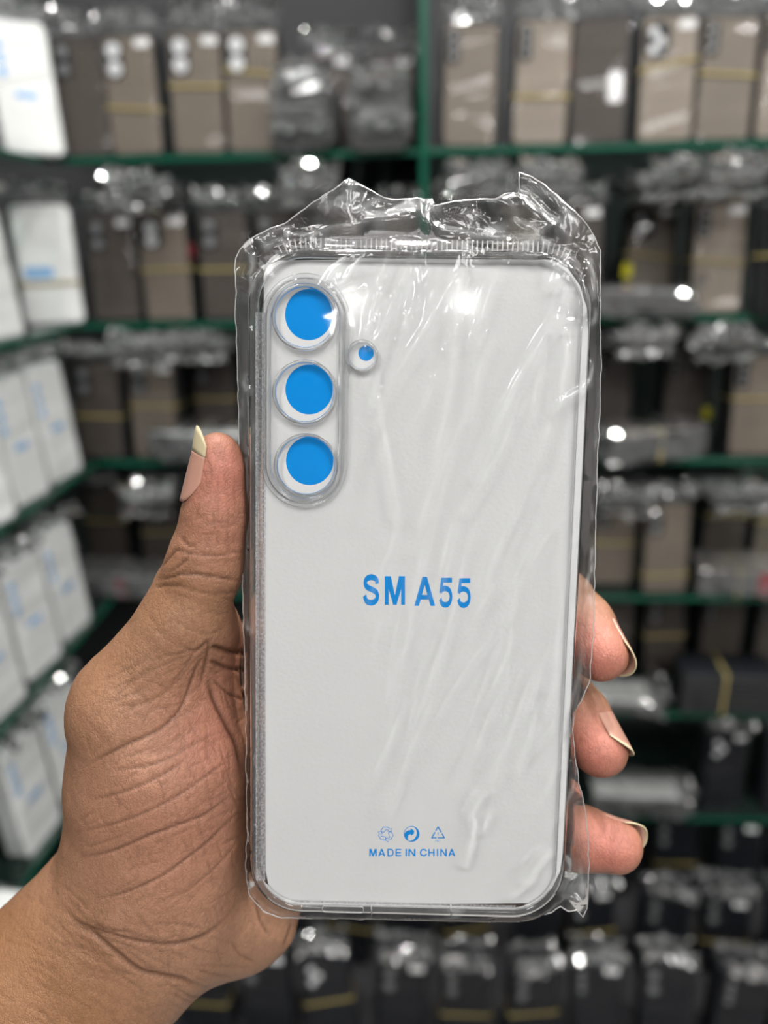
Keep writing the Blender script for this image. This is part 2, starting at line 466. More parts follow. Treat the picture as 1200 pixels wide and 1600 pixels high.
# ---------------------------------------------------------------- insert card with print
WC = -1.9 * mm
card_px = [(412, 428), (420, 415), (436, 407), (640, 404), (862, 406), (888, 420), (906, 446), (917, 482), (919, 520), (903, 900), (880, 1330), (875, 1362), (862, 1388), (835, 1411), (640, 1413),
           (458, 1414), (438, 1404), (420, 1386), (415, 1360), (413, 900)]
loop = [uv(x, y, WC) for x, y in card_px]
card = thing('insert_card', 'white paper insert card printed with blue discs and lettering, inside the clear case', 'card',
             PHONE @ Matrix.Translation((0, 0, WC)))
n = len(loop)
lp = [[(x, y, 0) for x, y in loop], [(x, y, -.35 * mm) for x, y in loop]]
link('card_sheet', loft('card_sheet', [lp[1], lp[0]], cap0=True, cap1=True), M['card'], card)
def print_poly(name, polys, h=.02 * mm):
    """flat print: polygons given in photo pixels of the card plane"""
    v = []; f = []
    for i_, pl in enumerate(polys):
        b = len(v); v += [(*uv(x, y, WC), h + (i_ % 5) * .006 * mm) for x, y in pl]; f.append(tuple(range(b, b + len(pl))))
    me = pydata(name, v, f)
    bm = bmesh.new(); bm.from_mesh(me)
    for q in bm.faces:
        q.normal_update()
        if q.normal.z < 0: q.normal_flip()
    bm.to_mesh(me); bm.free()
    return link(name, me, M['blue'], card)
def disc_px(cx, cy, r, n=40):
    return [(cx + r * math.cos(2 * math.pi * k / n), cy + r * math.sin(2 * math.pi * k / n)) for k in range(n)]
for (x, y, rx, ry) in ((482.5, 491.5, 37, 40), (483, 608.5, 37, 39), (484, 720, 37, 38)):
    print_poly('printed_lens_disc', [[(x + (q[0] - x) * rx, y + (q[1] - y) * ry) for q in disc_px(x, y, 1, 56)]])
print_poly('printed_flash_dot', [disc_px(572, 552, 12)])

def stroke(pts, w):
    """quads of a poly-line stroke with mitred joints, in glyph units"""
    P = [np.array(p, float) for p in pts]; L = []; Rr = []
    for i in range(len(P)):
        a = P[max(0, i - 1)]; b = P[min(len(P) - 1, i + 1)]
        t = b - a; t /= (np.linalg.norm(t) + 1e-9)
        nrm = np.array((-t[1], t[0])) * w / 2
        L.append(P[i] + nrm); Rr.append(P[i] - nrm)
    return [[tuple(L[i]), tuple(L[i + 1]), tuple(Rr[i + 1]), tuple(Rr[i])] for i in range(len(P) - 1)]
def rect(x0, x1, y0, y1): return [(x0, y0), (x1, y0), (x1, y1), (x0, y1)]
def glyph(ch):
    if ch == 'S':
        p = catmull([(.86, .71), (.80, .86), (.52, .93), (.24, .87), (.15, .73), (.25, .60), (.52, .52), (.78, .43), (.87, .28), (.76, .13), (.50, .07), (.22, .13), (.11, .31)], 5)
        return stroke(p, .2)
    if ch == 'M':
        return [rect(0, .19, 0, 1), rect(.81, 1, 0, 1), [(.0, 1), (.3, 1), (.6, 0), (.42, 0)], [(1, 1), (.7, 1), (.4, 0), (.58, 0)]]
    if ch == 'A':
        return [[(0, 0), (.22, 0), (.61, 1), (.39, 1)], [(1, 0), (.78, 0), (.39, 1), (.61, 1)], rect(.25, .75, .22, .38)]
    if ch == '5':
        p = catmull([(.13, .52), (.30, .61), (.52, .63), (.78, .55), (.88, .35), (.78, .15), (.52, .07), (.25, .12), (.13, .28)], 5)
        return stroke(p, .19) + [rect(.22, .95, .83, 1), [(.2, 1), (.38, 1), (.3, .55), (.06, .47)]]
    if ch == 'D':
        p = catmull([(.1, .92), (.5, .92), (.78, .82), (.89, .5), (.78, .18), (.5, .08), (.1, .08)], 5)
        return [rect(0, .2, 0, 1)] + stroke(p, .18)
    if ch == 'E':
        return [rect(0, .22, 0, 1), rect(0, 1, 0, .17), rect(0, 1, .83, 1), rect(0, .92, .42, .59)]
    if ch == 'I': return [rect(0, 1, 0, 1)]
    if ch == 'N': return [rect(0, .22, 0, 1), rect(.78, 1, 0, 1), [(0, 1), (.24, 1), (1, 0), (.76, 0)]]
    if ch == 'H': return [rect(0, .22, 0, 1), rect(.78, 1, 0, 1), rect(0, 1, .42, .59)]
    if ch == 'C':
        return stroke(catmull([(.91, .68), (.78, .85), (.52, .92), (.22, .82), (.1, .5), (.22, .18), (.52, .08), (.78, .16), (.92, .35)], 5), .19)
    if ch == 'P': return [rect(0, .2, 0, 1)] + stroke(catmull([(.1, .92), (.6, .9), (.85, .72), (.6, .5), (.1, .48)], 4), .16)
    if ch == 'T': return [rect(.4, .6, 0, 1), rect(0, 1, .84, 1)]
    if ch == '1': return [rect(.45, .7, 0, 1), [(.45, 1), (.7, 1), (.45, .75), (.1, .72)]]
def letter(ch, x0, x1, y0, y1):
    print_poly('printed_letter', [[(x0 + p[0] * (x1 - x0), y1 + p[1] * (y0 - y1)) for p in pl] for pl in glyph(ch)])
for ch, x0, x1, y0, y1 in (('S', 566.7, 593.2, 898.5, 945), ('M', 601.2, 632.8, 900.3, 945), ('A', 647.3, 679.8, 901.3, 946.7),
                           ('5', 685, 707.3, 902.6, 948.3), ('5', 713.3, 736, 903.4, 948.8)):
    letter(ch, x0, x1, y0, y1)
for ch, a, b in (('M', 90, 178), ('A', 195, 278), ('D', 302, 378), ('E', 398, 465), ('I', 515, 531), ('N', 548, 632), ('C', 682, 768),
                 ('H', 782, 855), ('I', 882, 898), ('N', 922, 998), ('A', 1015, 1098)):
    letter(ch, 565 + a / 7.5, 565 + b / 7.5, 1326.3, 1337.9)
# recycling marks
def line_px(pts, w): return stroke(pts, w)
ic = (602.8, 1303.3); pol = []
for k in range(3):
    a = R(120 * k)
    def rot(x, y): return (ic[0] + x * math.cos(a) - y * math.sin(a), ic[1] + x * math.sin(a) + y * math.cos(a))
    outl = [(-8, -4.7), (-4, -10.9), (4, -10.9), (6, -8), (8.8, -9.6), (8, -3.6), (2.8, -4.6), (4.6, -6.0), (1.2, -8.0), (-3.6, -2.4), (-8, -4.7)]
    pol += line_px([rot(*p) for p in outl], 1.15)
print_poly('printed_recycling_loop', pol)
ic2 = (643.2, 1303)
ringp = []
for k in range(48):
    a0, a1 = 2 * math.pi * k / 48, 2 * math.pi * (k + 1) / 48
    th = lambda a: 1.0 + 3.6 * max(0, math.cos(a - R(20))) ** 1.0
    ringp.append([(ic2[0] + 12.3 * math.cos(a0), ic2[1] + 12.3 * math.sin(a0)), (ic2[0] + 12.3 * math.cos(a1), ic2[1] + 12.3 * math.sin(a1)),
                  (ic2[0] + (12.3 - th(a1)) * math.cos(a1), ic2[1] + (12.3 - th(a1)) * math.sin(a1)), (ic2[0] + (12.3 - th(a0)) * math.cos(a0), ic2[1] + (12.3 - th(a0)) * math.sin(a0))])
arrow = [(-11.8, 2.5), (-10.3, -2.5), (-6.5, -5.5), (-1.5, -6.3), (-1.5, -9), (4, -5), (3.5, -.5), (-1, 2.8), (-1.3, .2), (-5, 2), (-6.2, 6), (-5, 10.8), (-9, 8.2)]
print_poly('printed_arrow_circle', ringp + [[(ic2[0] + x, ic2[1] + y) for x, y in arrow]])
tri = [(684.4, 1291.8), (694.3, 1309), (674.6, 1309)]
pol = []
for k in range(3):
    a = np.array(tri[k]); b = np.array(tri[(k + 1) % 3])
    pol += line_px([tuple(a + (b - a) * .0), tuple(a + (b - a) * .52)], 1.7) + line_px([tuple(a + (b - a) * .62), tuple(a + (b - a) * 1.03)], 1.7)
print_poly('printed_plastic_triangle', pol)
print_poly('printed_numeral', [[(683 + p[0] * 3, 1305 - p[1] * 4.5) for p in pl] for pl in glyph('1')])
for ch, a in (('P', 680.3), ('E', 683.2), ('T', 686)):
    print_poly('printed_letter', [[(a + p[0] * 2.2, 1315.2 - p[1] * 3) for p in pl] for pl in glyph(ch)])


# ================================================================== HAND (implicit surface -> one continuous mesh, camera-space millimetres)
def H(px, py, d):
    return np.array(((px - 600) / FPX * d, (800 - py) / FPX * d, -d), np.float32)
VOX = 0.56
HLO = np.array((-212, -258, -252), np.float32); HHI = np.array((76, 30, -158), np.float32)
dims = np.ceil((HHI - HLO) / VOX).astype(int)
AX = [HLO[i] + VOX * np.arange(dims[i], dtype=np.float32) for i in range(3)]
BIG = 40.0
def smin(a, b, k):
    h = np.clip(0.5 + 0.5 * (b - a) / k, 0, 1)
    return b + (a - b) * h - k * h * (1 - h)
def add_prim(F, lo, hi, fn, k):
    i0 = np.maximum(((lo - HLO) / VOX).astype(int), 0); i1 = np.minimum(((hi - HLO) / VOX).astype(int) + 2, dims)
    if np.any(i1 <= i0): return
    s = tuple(slice(i0[i], i1[i]) for i in range(3))
    X = AX[0][s[0]][:, None, None]; Y = AX[1][s[1]][None, :, None]; Z = AX[2][s[2]][None, None, :]
    F[s] = smin(F[s], fn(X, Y, Z), k)
def cone(F, a, b, ra, rb, k=4.0, zs=1.0):
    """tapered capsule from a to b; zs > 1 flattens it along the view axis"""
    m = max(ra, rb) + k + 3
    lo = np.minimum(a, b) - m; hi = np.maximum(a, b) + m
    ab = (b - a) * np.array((1, 1, zs), np.float32); L2 = float(ab @ ab) + 1e-6
    def fn(X, Y, Z):
        x = X - a[0]; y = Y - a[1]; z = (Z - a[2]) * zs
        t = np.clip((x * ab[0] + y * ab[1] + z * ab[2]) / L2, 0, 1)
        return np.sqrt((x - t * ab[0]) ** 2 + (y - t * ab[1]) ** 2 + (z - t * ab[2]) ** 2) - (ra + (rb - ra) * t)
    add_prim(F, lo, hi, fn, k)
def chain(F, pts, k=4.0, kk=3.0, zs=1.0):
    for i in range(len(pts) - 1):
        (x0, y0, d0, r0), (x1, y1, d1, r1) = pts[i], pts[i + 1]
        cone(F, H(x0, y0, d0), H(x1, y1, d1), r0, r1, k if i == 0 else kk, zs)
def px2mm(r, d): return r * d / FPX

F = np.full(dims, BIG, np.float32)
# palm slab behind the case, heel of the hand
chain(F, [(440, 1000, 222, 12.5), (455, 1120, 223, 13), (440, 1260, 224, 14.5)], 8)
chain(F, [(520, 1010, 226, 12), (520, 1150, 227, 12), (470, 1260, 227, 13)], 10)
cone(F, H(352, 1396, 223), H(420, 1290, 225), 23.6, 17, 10, 1.5)
# forearm and wrist
chain(F, [(242, 1425, 211, 24.0), (70, 1592, 210, 25.8), (-190, 1850, 209, 29), (-400, 2060, 209, 31)], 10, 8, 1.25)
cone(F, H(203, 1404, 210), H(62, 1572, 210), 23.0, 25.0, 8, 1.25)
# thenar mound and thumb
cone(F, H(252, 1180, 203), H(255, 1290, 206), 21.5, 22, 9, 1.12)
cone(F, H(208, 1112, 200), H(252, 1200, 204), 15.3, 20, 8)
cone(F, H(212, 1240, 205), H(240, 1370, 207), 17.0, 20, 9, 1.15)
TH = [(213, 1097, 199, 15.2), (288, 972, 194, 10.8), (321, 882, 191, 9.0), (336, 800, 188, 7.3), (341, 712, 185, 5.6)]
chain(F, TH, 6, 3.2)
cone(F, H(328, 850, 189), H(345, 740, 185.5), 7.4, 5.6, 3)            # soft pad of the thumb tip
cone(F, H(268, 905, 194), H(284, 925, 194), 3.4, 4.0, 3.5)            # knuckle folds
cone(F, H(330, 990, 203), H(300, 1070, 204), 8, 12, 8)               # web of skin
# fingers, wrapping behind the package
FING = {
 'index': [(450, 960, 224, 11.5), (600, 800, 227, 10), (735, 690, 222, 9), (800, 640, 217, 7.8)],
 'middle': [(500, 1010, 227, 11.5), (700, 930, 233, 9.8), (878, 938, 223, 8.6), (911, 973, 214, 8.0), (938, 1021, 205, 7.3)],
 'ring': [(510, 1110, 228, 11), (710, 1070, 237, 9.6), (872, 1078, 225, 8.4), (906, 1118, 215, 8.0), (937, 1171, 206, 7.35)],
 'little': [(480, 1240, 227, 10.5), (690, 1285, 231, 8.6), (845, 1300, 218, 8.2), (905, 1309, 212, 8.3), (960, 1322, 208, 7.25)]}
for nm in ('index', 'middle', 'ring', 'little'):
    G = np.full(dims, BIG, np.float32)
    chain(G, FING[nm], 3, 3)
    fs = (slice(int((-45 - HLO[0]) / VOX), None), slice(int((-125 - HLO[1]) / VOX), None))
    F[fs] = smin(F[fs], G[fs], 1.5 if nm != 'index' else 3.0)

# ---- naive surface nets
S = F < 0
c = np.zeros(tuple(dims - 1), np.int8)
for i in (0, 1):
    for j in (0, 1):
        for k in (0, 1):
            c += S[i:dims[0] - 1 + i, j:dims[1] - 1 + j, k:dims[2] - 1 + k]
act = (c > 0) & (c < 8)
cells = np.argwhere(act)
idx = -np.ones(act.shape, np.int32); idx[act] = np.arange(len(cells))
acc = np.zeros((len(cells), 3), np.float64); cnt = np.zeros(len(cells))
corners = [(i, j, k) for i in (0, 1) for j in (0, 1) for k in (0, 1)]
for a in corners:
    for ax in range(3):
        if a[ax] == 0:
            b = list(a); b[ax] = 1
            fa = F[cells[:, 0] + a[0], cells[:, 1] + a[1], cells[:, 2] + a[2]]
            fb = F[cells[:, 0] + b[0], cells[:, 1] + b[1], cells[:, 2] + b[2]]
            mk = (fa < 0) != (fb < 0)
            t = np.where(mk, fa / np.where(mk, fa - fb, 1), 0)
            p = np.tile(np.array(a, float), (len(cells), 1)); p[:, ax] += t
            acc[mk] += p[mk]; cnt[mk] += 1
hv = HLO + VOX * (cells + acc / cnt[:, None])
quads = []
for ax in range(3):
    o1, o2 = (ax + 1) % 3, (ax + 2) % 3
    sl0 = [slice(1, dims[i] - 1) for i in range(3)]; sl0[ax] = slice(0, dims[ax] - 1)
    sl1 = list(sl0); sl1[ax] = slice(1, dims[ax])
    A = S[tuple(sl0)]; B = S[tuple(sl1)]
    for flip in (False, True):
        e = np.argwhere(A & ~B) if not flip else np.argwhere(~A & B)
        off = np.ones(3, int); off[ax] = 0
        e = e + off
        d1 = np.zeros(3, int); d1[o1] = 1; d2 = np.zeros(3, int); d2[o2] = 1
        q = [e - d1 - d2, e - d2, e, e - d1]
        q = np.stack([idx[x[:, 0], x[:, 1], x[:, 2]] for x in q], 1)
        quads.append(q if not flip else q[:, ::-1])
quads = np.concatenate(quads)
# smooth the net a little, get normals from the field
def grad_normals(P):
    g = np.clip(((P - HLO) / VOX), 1, dims - 3)
    gi = g.astype(int); fr = g - gi
    def samp(off):
        r = 0
        for (i, j, k) in corners:
            wgt = (fr[:, 0] if i else 1 - fr[:, 0]) * (fr[:, 1] if j else 1 - fr[:, 1]) * (fr[:, 2] if k else 1 - fr[:, 2])
            r = r + wgt * F[gi[:, 0] + i + off[0], gi[:, 1] + j + off[1], gi[:, 2] + k + off[2]]
        return r
    n = np.stack([samp((1, 0, 0)) - samp((-1, 0, 0)), samp((0, 1, 0)) - samp((0, -1, 0)), samp((0, 0, 1)) - samp((0, 0, -1))], 1)
    return n / (np.linalg.norm(n, axis=1, keepdims=True) + 1e-9)
edges = np.concatenate([quads[:, [0, 1]], quads[:, [1, 2]], quads[:, [2, 3]], quads[:, [3, 0]]])
for it in range(3):
    s = np.zeros_like(hv); m = np.zeros(len(hv))
    np.add.at(s, edges[:, 0], hv[edges[:, 1]]); np.add.at(m, edges[:, 0], 1)
    np.add.at(s, edges[:, 1], hv[edges[:, 0]]); np.add.at(m, edges[:, 1], 1)
    hv = hv * .4 + .6 * s / m[:, None]
nrm = grad_normals(hv)
hpx = 600 + hv[:, 0] / -hv[:, 2] * FPX; hpy = 800 - hv[:, 1] / -hv[:, 2] * FPX
facing = np.clip((nrm * (-hv / np.linalg.norm(hv, axis=1, keepdims=True))).sum(1), 0, 1)

# ---- skin creases: each is a groove of its own width and depth running over the surface
def cr4(pts): return [(x / 2.4, 1000 + y / 2.4) for x, y in pts]
def cr3(pts): return [(x / 2.5, 620 + y / 2.5) for x, y in pts]
CREASES = [  # (points, width px, depth mm)
 (cr4([(330, 470), (380, 440), (480, 390), (590, 340), (650, 290), (690, 230), (740, 100), (770, 60)]), 5, .55),
 (cr4([(640, 300), (700, 270), (760, 240)]), 4, .3),
 (cr4([(410, 490), (560, 470), (660, 430), (740, 385), (830, 340)]), 4, .32),
 (cr4([(340, 600), (460, 570), (600, 510), (700, 445)]), 4, .38),
 (cr4([(290, 720), (430, 690), (560, 640), (690, 570), (800, 490), (880, 440)]), 4.5, .4),
 (cr4([(300, 815), (430, 790), (560, 735), (680, 690), (780, 650), (890, 560)]), 5, .48),
 (cr4([(560, 740), (700, 660), (860, 530)]), 3, .2),
 (cr4([(340, 972), (460, 950), (600, 890), (700, 820), (800, 740), (910, 630)]), 4.5, .42),
 (cr4([(600, 990), (720, 930), (820, 840), (900, 740)]), 3.5, .26),
 (cr4([(310, 780), (420, 750), (500, 715)]), 3, .25),
 (cr4([(240, 1000), (290, 1060), (420, 1105), (540, 1135), (660, 1140), (780, 1100), (870, 1020)]), 7, .6),
 (cr4([(250, 1060), (340, 1095), (430, 1170), (520, 1240), (600, 1262), (690, 1278), (770, 1310)]), 8, .8),
 (cr4([(330, 1050), (400, 1085), (500, 1100)]), 5, .4),
 (cr4([(270, 1130), (360, 1180), (450, 1260), (560, 1330)]), 4, .25),
 (cr4([(780, 140), (805, 220), (850, 310), (895, 400), (915, 520)]), 9, .9),
 (cr4([(785, 78), (850, 105), (930, 118)]), 6, .9),
 (cr4([(790, 25), (860, 45), (930, 52)]), 7, 1.1),
 (cr4([(800, 150), (860, 200), (930, 230)]), 4, .5),
 (cr4([(650, 430), (645, 520), (655, 620), (700, 720)]), 3, .2),
 (cr4([(740, 400), (770, 500), (790, 600), (800, 700)]), 3, .2),
 (cr4([(820, 380), (850, 480), (880, 560)]), 3, .22),
 (cr4([(700, 280), (740, 360), (840, 400)]), 3, .25),
 (cr4([(520, 360), (560, 270), (640, 250), (690, 230)]), 3, .25),
 (cr4([(960, 960), (975, 1050), (1010, 1110)]), 5, .4),
 (cr4([(1095, 1060), (1080, 1110), (1060, 1150)]), 5, .35),
 (cr4([(870, 1130), (900, 1180), (960, 1210)]), 4, .3),
 (cr4([(410, 240), (500, 150), (620, 90), (760, 40)]), 3.5, .25),
 (cr4([(420, 250), (560, 230), (660, 160), (740, 60)]), 3.5, .28),
 # thumb
 (cr3([(615, 715), (680, 700), (720, 690), (850, 705), (955, 722)]), 5, .5),
 (cr3([(690, 590), (740, 610), (840, 620), (960, 600)]), 4, .35),
 (cr3([(632, 668), (660, 632), (690, 600), (712, 604)]), 4, .4),
 (cr3([(650, 690), (690, 668), (722, 640), (740, 632)]), 4, .4),
 (cr3([(705, 545), (730, 575), (770, 590)]), 4, .4),
 (cr3([(600, 745), (660, 735), (720, 740)]), 4, .4),
 (cr3([(690, 740), (820, 770), (950, 760)]), 3.5, .25),
 (cr3([(830, 430), (840, 520), (860, 600)]), 3, .22),
 (cr3([(900, 420), (890, 520), (900, 640)]), 3, .2),
 (cr3([(690, 960), (760, 995), (815, 960), (800, 1060), (780, 1150)]), 5, .45),
 (cr3([(560, 1040), (660, 1010), (760, 995)]), 3, .25),
 (cr3([(660, 1130), (720, 1060), (760, 995)]), 4, .3),
 (cr3([(700, 880), (800, 930), (880, 900)]), 3, .22),
]
# fine random lines over palm, thumb and wrist
def fine(n, x0, x1, y0, y1, angs, l0, l1, d0, d1, wd=3.0):
    for k in range(n):
        x = random.uniform(x0, x1); y = random.uniform(y0, y1)
        a = R(random.choice(angs) + random.uniform(-12, 12)); L = random.uniform(l0, l1)
        CREASES.append(([(x, y), (x + L * .5 * math.cos(a), y + L * .5 * math.sin(a) + random.uniform(-3, 3)), (x + L * math.cos(a), y + L * math.sin(a))], wd, random.uniform(d0, d1)))
fine(150, 120, 370, 1060, 1500, (-25, -32, -20, 60, 75), 15, 70, .08, .22)
fine(90, 240, 370, 1050, 1330, (-30, -25, 65, 80), 15, 50, .10, .26)
fine(130, -10, 270, 1380, 1600, (38, 45, 30), 20, 70, .06, .18)
fine(40, 100, 330, 1430, 1560, (20, 30, 10), 40, 110, .12, .3, 3.5)
fine(50, 270, 370, 800, 960, (0, 10, -8), 15, 50, .08, .2)
fine(40, 310, 370, 690, 850, (80, 95, 70), 15, 45, .06, .16)
fine(60, 180, 330, 960, 1120, (-30, -50, 40), 15, 50, .08, .2)
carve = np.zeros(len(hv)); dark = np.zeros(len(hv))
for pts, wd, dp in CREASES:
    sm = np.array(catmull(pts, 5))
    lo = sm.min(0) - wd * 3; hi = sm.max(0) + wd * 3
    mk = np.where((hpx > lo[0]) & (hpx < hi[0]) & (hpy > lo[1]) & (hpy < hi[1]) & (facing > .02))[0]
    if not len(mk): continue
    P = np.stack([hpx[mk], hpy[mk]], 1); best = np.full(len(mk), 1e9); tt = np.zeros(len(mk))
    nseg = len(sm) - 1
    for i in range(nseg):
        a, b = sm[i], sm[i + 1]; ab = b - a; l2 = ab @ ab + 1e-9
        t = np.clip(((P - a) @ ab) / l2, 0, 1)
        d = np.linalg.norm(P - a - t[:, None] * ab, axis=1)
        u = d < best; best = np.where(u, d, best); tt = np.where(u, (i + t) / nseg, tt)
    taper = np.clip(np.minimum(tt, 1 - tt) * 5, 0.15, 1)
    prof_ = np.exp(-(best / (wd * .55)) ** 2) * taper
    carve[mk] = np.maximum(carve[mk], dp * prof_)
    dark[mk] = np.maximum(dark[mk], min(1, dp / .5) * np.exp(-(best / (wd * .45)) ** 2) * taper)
# gentle fleshiness
lump = np.array([noise.noise(Vector(p) * .09) for p in hv]) * .35 + np.array([noise.noise(Vector(p) * .3) for p in hv]) * .10
hv2 = hv + nrm * (lump - carve)[:, None]

# ---- pigment: pink pads, tan palm, browner back and wrist
def near(p, r):
    return np.exp(-(np.linalg.norm(hv - p, axis=1) / r) ** 2)
pink = np.zeros(len(hv))
for nm in ('middle', 'ring', 'little'):
    x, y, d, r = FING[nm][-1]; pink = np.maximum(pink, near(H(x - 12, y + 6, d - 6), 13))
pink = np.maximum(pink, .85 * near(H(352, 740, 178), 13)); pink = np.maximum(pink, .45 * near(H(350, 820, 180), 14))
pink = np.maximum(pink, .55 * near(H(350, 1150, 190), 18)); pink = np.maximum(pink, .5 * near(H(370, 1040, 206), 16))
pink = np.maximum(pink, .3 * near(H(330, 1280, 185), 28))
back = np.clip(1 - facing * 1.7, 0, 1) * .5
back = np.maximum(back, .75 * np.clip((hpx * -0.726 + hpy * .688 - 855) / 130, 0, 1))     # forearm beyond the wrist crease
back = np.maximum(back, .55 * near(H(275, 935, 185), 14)); back = np.maximum(back, .45 * near(H(170, 1060, 190), 18))
hand_m = np.array(CAM)
hw = np.concatenate([hv2 * .001, np.ones((len(hv2), 1))], 1) @ hand_m.T
base = Vector(hw[:, :3].mean(0))
me = bpy.data.meshes.new('hand_skin')
me.from_pydata((hw[:, :3] - np.array(base)).tolist(), [], quads.tolist()); me.update()
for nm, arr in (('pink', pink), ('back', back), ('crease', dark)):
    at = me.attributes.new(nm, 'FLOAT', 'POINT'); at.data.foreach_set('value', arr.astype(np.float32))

m, nt, out = new_mat('skin')
p = N(nt, 'ShaderNodeBsdfPrincipled', Roughness=0.5)
p.inputs['Specular IOR Level'].default_value = 0.35
p.inputs['Subsurface Weight'].default_value = 0.0
p.inputs['Subsurface Radius'].default_value = (1.0, 0.35, 0.2)
p.inputs['Subsurface Scale'].default_value = 0.002
def attr(n):
    a = N(nt, 'ShaderNodeAttribute'); a.attribute_name = n; return a.outputs['Fac']
def mixc(a, b, fac):
    x = N(nt, 'ShaderNodeMix', _data_type='RGBA')
    for s, q in ((6, a), (7, b)):
        if isinstance(q, tuple): x.inputs[s].default_value = (*q, 1)
        else: nt.links.new(q, x.inputs[s])
    if isinstance(fac, float): x.inputs[0].default_value = fac
    else: nt.links.new(fac, x.inputs[0])
    return x.outputs[2]
tc = N(nt, 'ShaderNodeTexCoord')
n1 = N(nt, 'ShaderNodeTexNoise', Scale=90.0, Detail=5.0, Roughness=.6); nt.links.new(tc.outputs['Object'], n1.inputs['Vector'])
n2 = N(nt, 'ShaderNodeTexNoise', Scale=700.0, Detail=4.0, Roughness=.65); nt.links.new(tc.outputs['Object'], n2.inputs['Vector'])
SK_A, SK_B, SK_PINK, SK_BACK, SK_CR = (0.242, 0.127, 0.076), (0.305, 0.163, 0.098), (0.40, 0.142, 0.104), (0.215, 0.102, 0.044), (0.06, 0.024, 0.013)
cc = mixc(SK_A, SK_B, n1.outputs['Fac'])
cc = mixc(cc, SK_PINK, attr('pink'))
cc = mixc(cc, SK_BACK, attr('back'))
mulf = N(nt, 'ShaderNodeMath', _operation='MULTIPLY'); mulf.inputs[1].default_value = 0.72
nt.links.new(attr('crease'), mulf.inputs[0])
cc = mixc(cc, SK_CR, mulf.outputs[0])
lines = None
for sc_, rz in (((420, 90, 250), 0.45), ((380, 110, 260), -0.7), ((500, 160, 300), 1.35)):
    mp_ = N(nt, 'ShaderNodeMapping', Scale=sc_, Rotation=(0.2, 0.0, rz))
    nt.links.new(tc.outputs['Object'], mp_.inputs['Vector'])
    nn = N(nt, 'ShaderNodeTexNoise', Scale=1.0, Detail=1.5); nt.links.new(mp_.outputs[0], nn.inputs['Vector'])
    sb = N(nt, 'ShaderNodeMath', _operation='SUBTRACT'); sb.inputs[1].default_value = .5; nt.links.new(nn.outputs['Fac'], sb.inputs[0])
    ab_ = N(nt, 'ShaderNodeMath', _operation='ABSOLUTE'); nt.links.new(sb.outputs[0], ab_.inputs[0])
    mr = N(nt, 'ShaderNodeMapRange'); mr.inputs[1].default_value = 0; mr.inputs[2].default_value = .035; mr.inputs[3].default_value = 1; mr.inputs[4].default_value = 0
    nt.links.new(ab_.outputs[0], mr.inputs[0])
    if lines is None: lines = mr.outputs[0]
    else:
        mxm = N(nt, 'ShaderNodeMath', _operation='MAXIMUM'); nt.links.new(lines, mxm.inputs[0]); nt.links.new(mr.outputs[0], mxm.inputs[1]); lines = mxm.outputs[0]
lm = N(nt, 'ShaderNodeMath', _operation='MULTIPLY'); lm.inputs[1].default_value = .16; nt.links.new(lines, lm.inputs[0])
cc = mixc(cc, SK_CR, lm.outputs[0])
ramp = N(nt, 'ShaderNodeMapRange'); ramp.inputs[1].default_value = .35; ramp.inputs[2].default_value = .65; ramp.inputs[3].default_value = .94; ramp.inputs[4].default_value = 1.05
nt.links.new(n2.outputs['Fac'], ramp.inputs[0])
vm = N(nt, 'ShaderNodeVectorMath', _operation='SCALE'); nt.links.new(cc, vm.inputs[0]); nt.links.new(ramp.outputs[0], vm.inputs['Scale'])
nt.links.new(vm.outputs[0], p.inputs['Base Color'])
vo = N(nt, 'ShaderNodeTexVoronoi', Scale=1100.0, _feature='DISTANCE_TO_EDGE'); nt.links.new(tc.outputs['Object'], vo.inputs['Vector'])
mpv = N(nt, 'ShaderNodeMapRange'); mpv.inputs[1].default_value = 0; mpv.inputs[2].default_value = .12
nt.links.new(vo.outputs['Distance'], mpv.inputs[0])
ad = N(nt, 'ShaderNodeMath', _operation='ADD'); nt.links.new(mpv.outputs[0], ad.inputs[0]); nt.links.new(n2.outputs['Fac'], ad.inputs[1])
l2 = N(nt, 'ShaderNodeMath', _operation='SUBTRACT'); nt.links.new(ad.outputs[0], l2.inputs[0]); nt.links.new(lines, l2.inputs[1])
bp = N(nt, 'ShaderNodeBump', Strength=0.30, Distance=0.00022); nt.links.new(l2.outputs[0], bp.inputs['Height'])
nt.links.new(bp.outputs[0], p.inputs['Normal'])
nt.links.new(p.outputs[0], out.inputs[0])
M['skin'] = m
hand = thing('hand', 'bare left hand and wrist gripping the bagged clear phone case from behind', 'hand', Matrix.Translation(base))
link('hand_skin', me, M['skin'], hand, smooth=True)

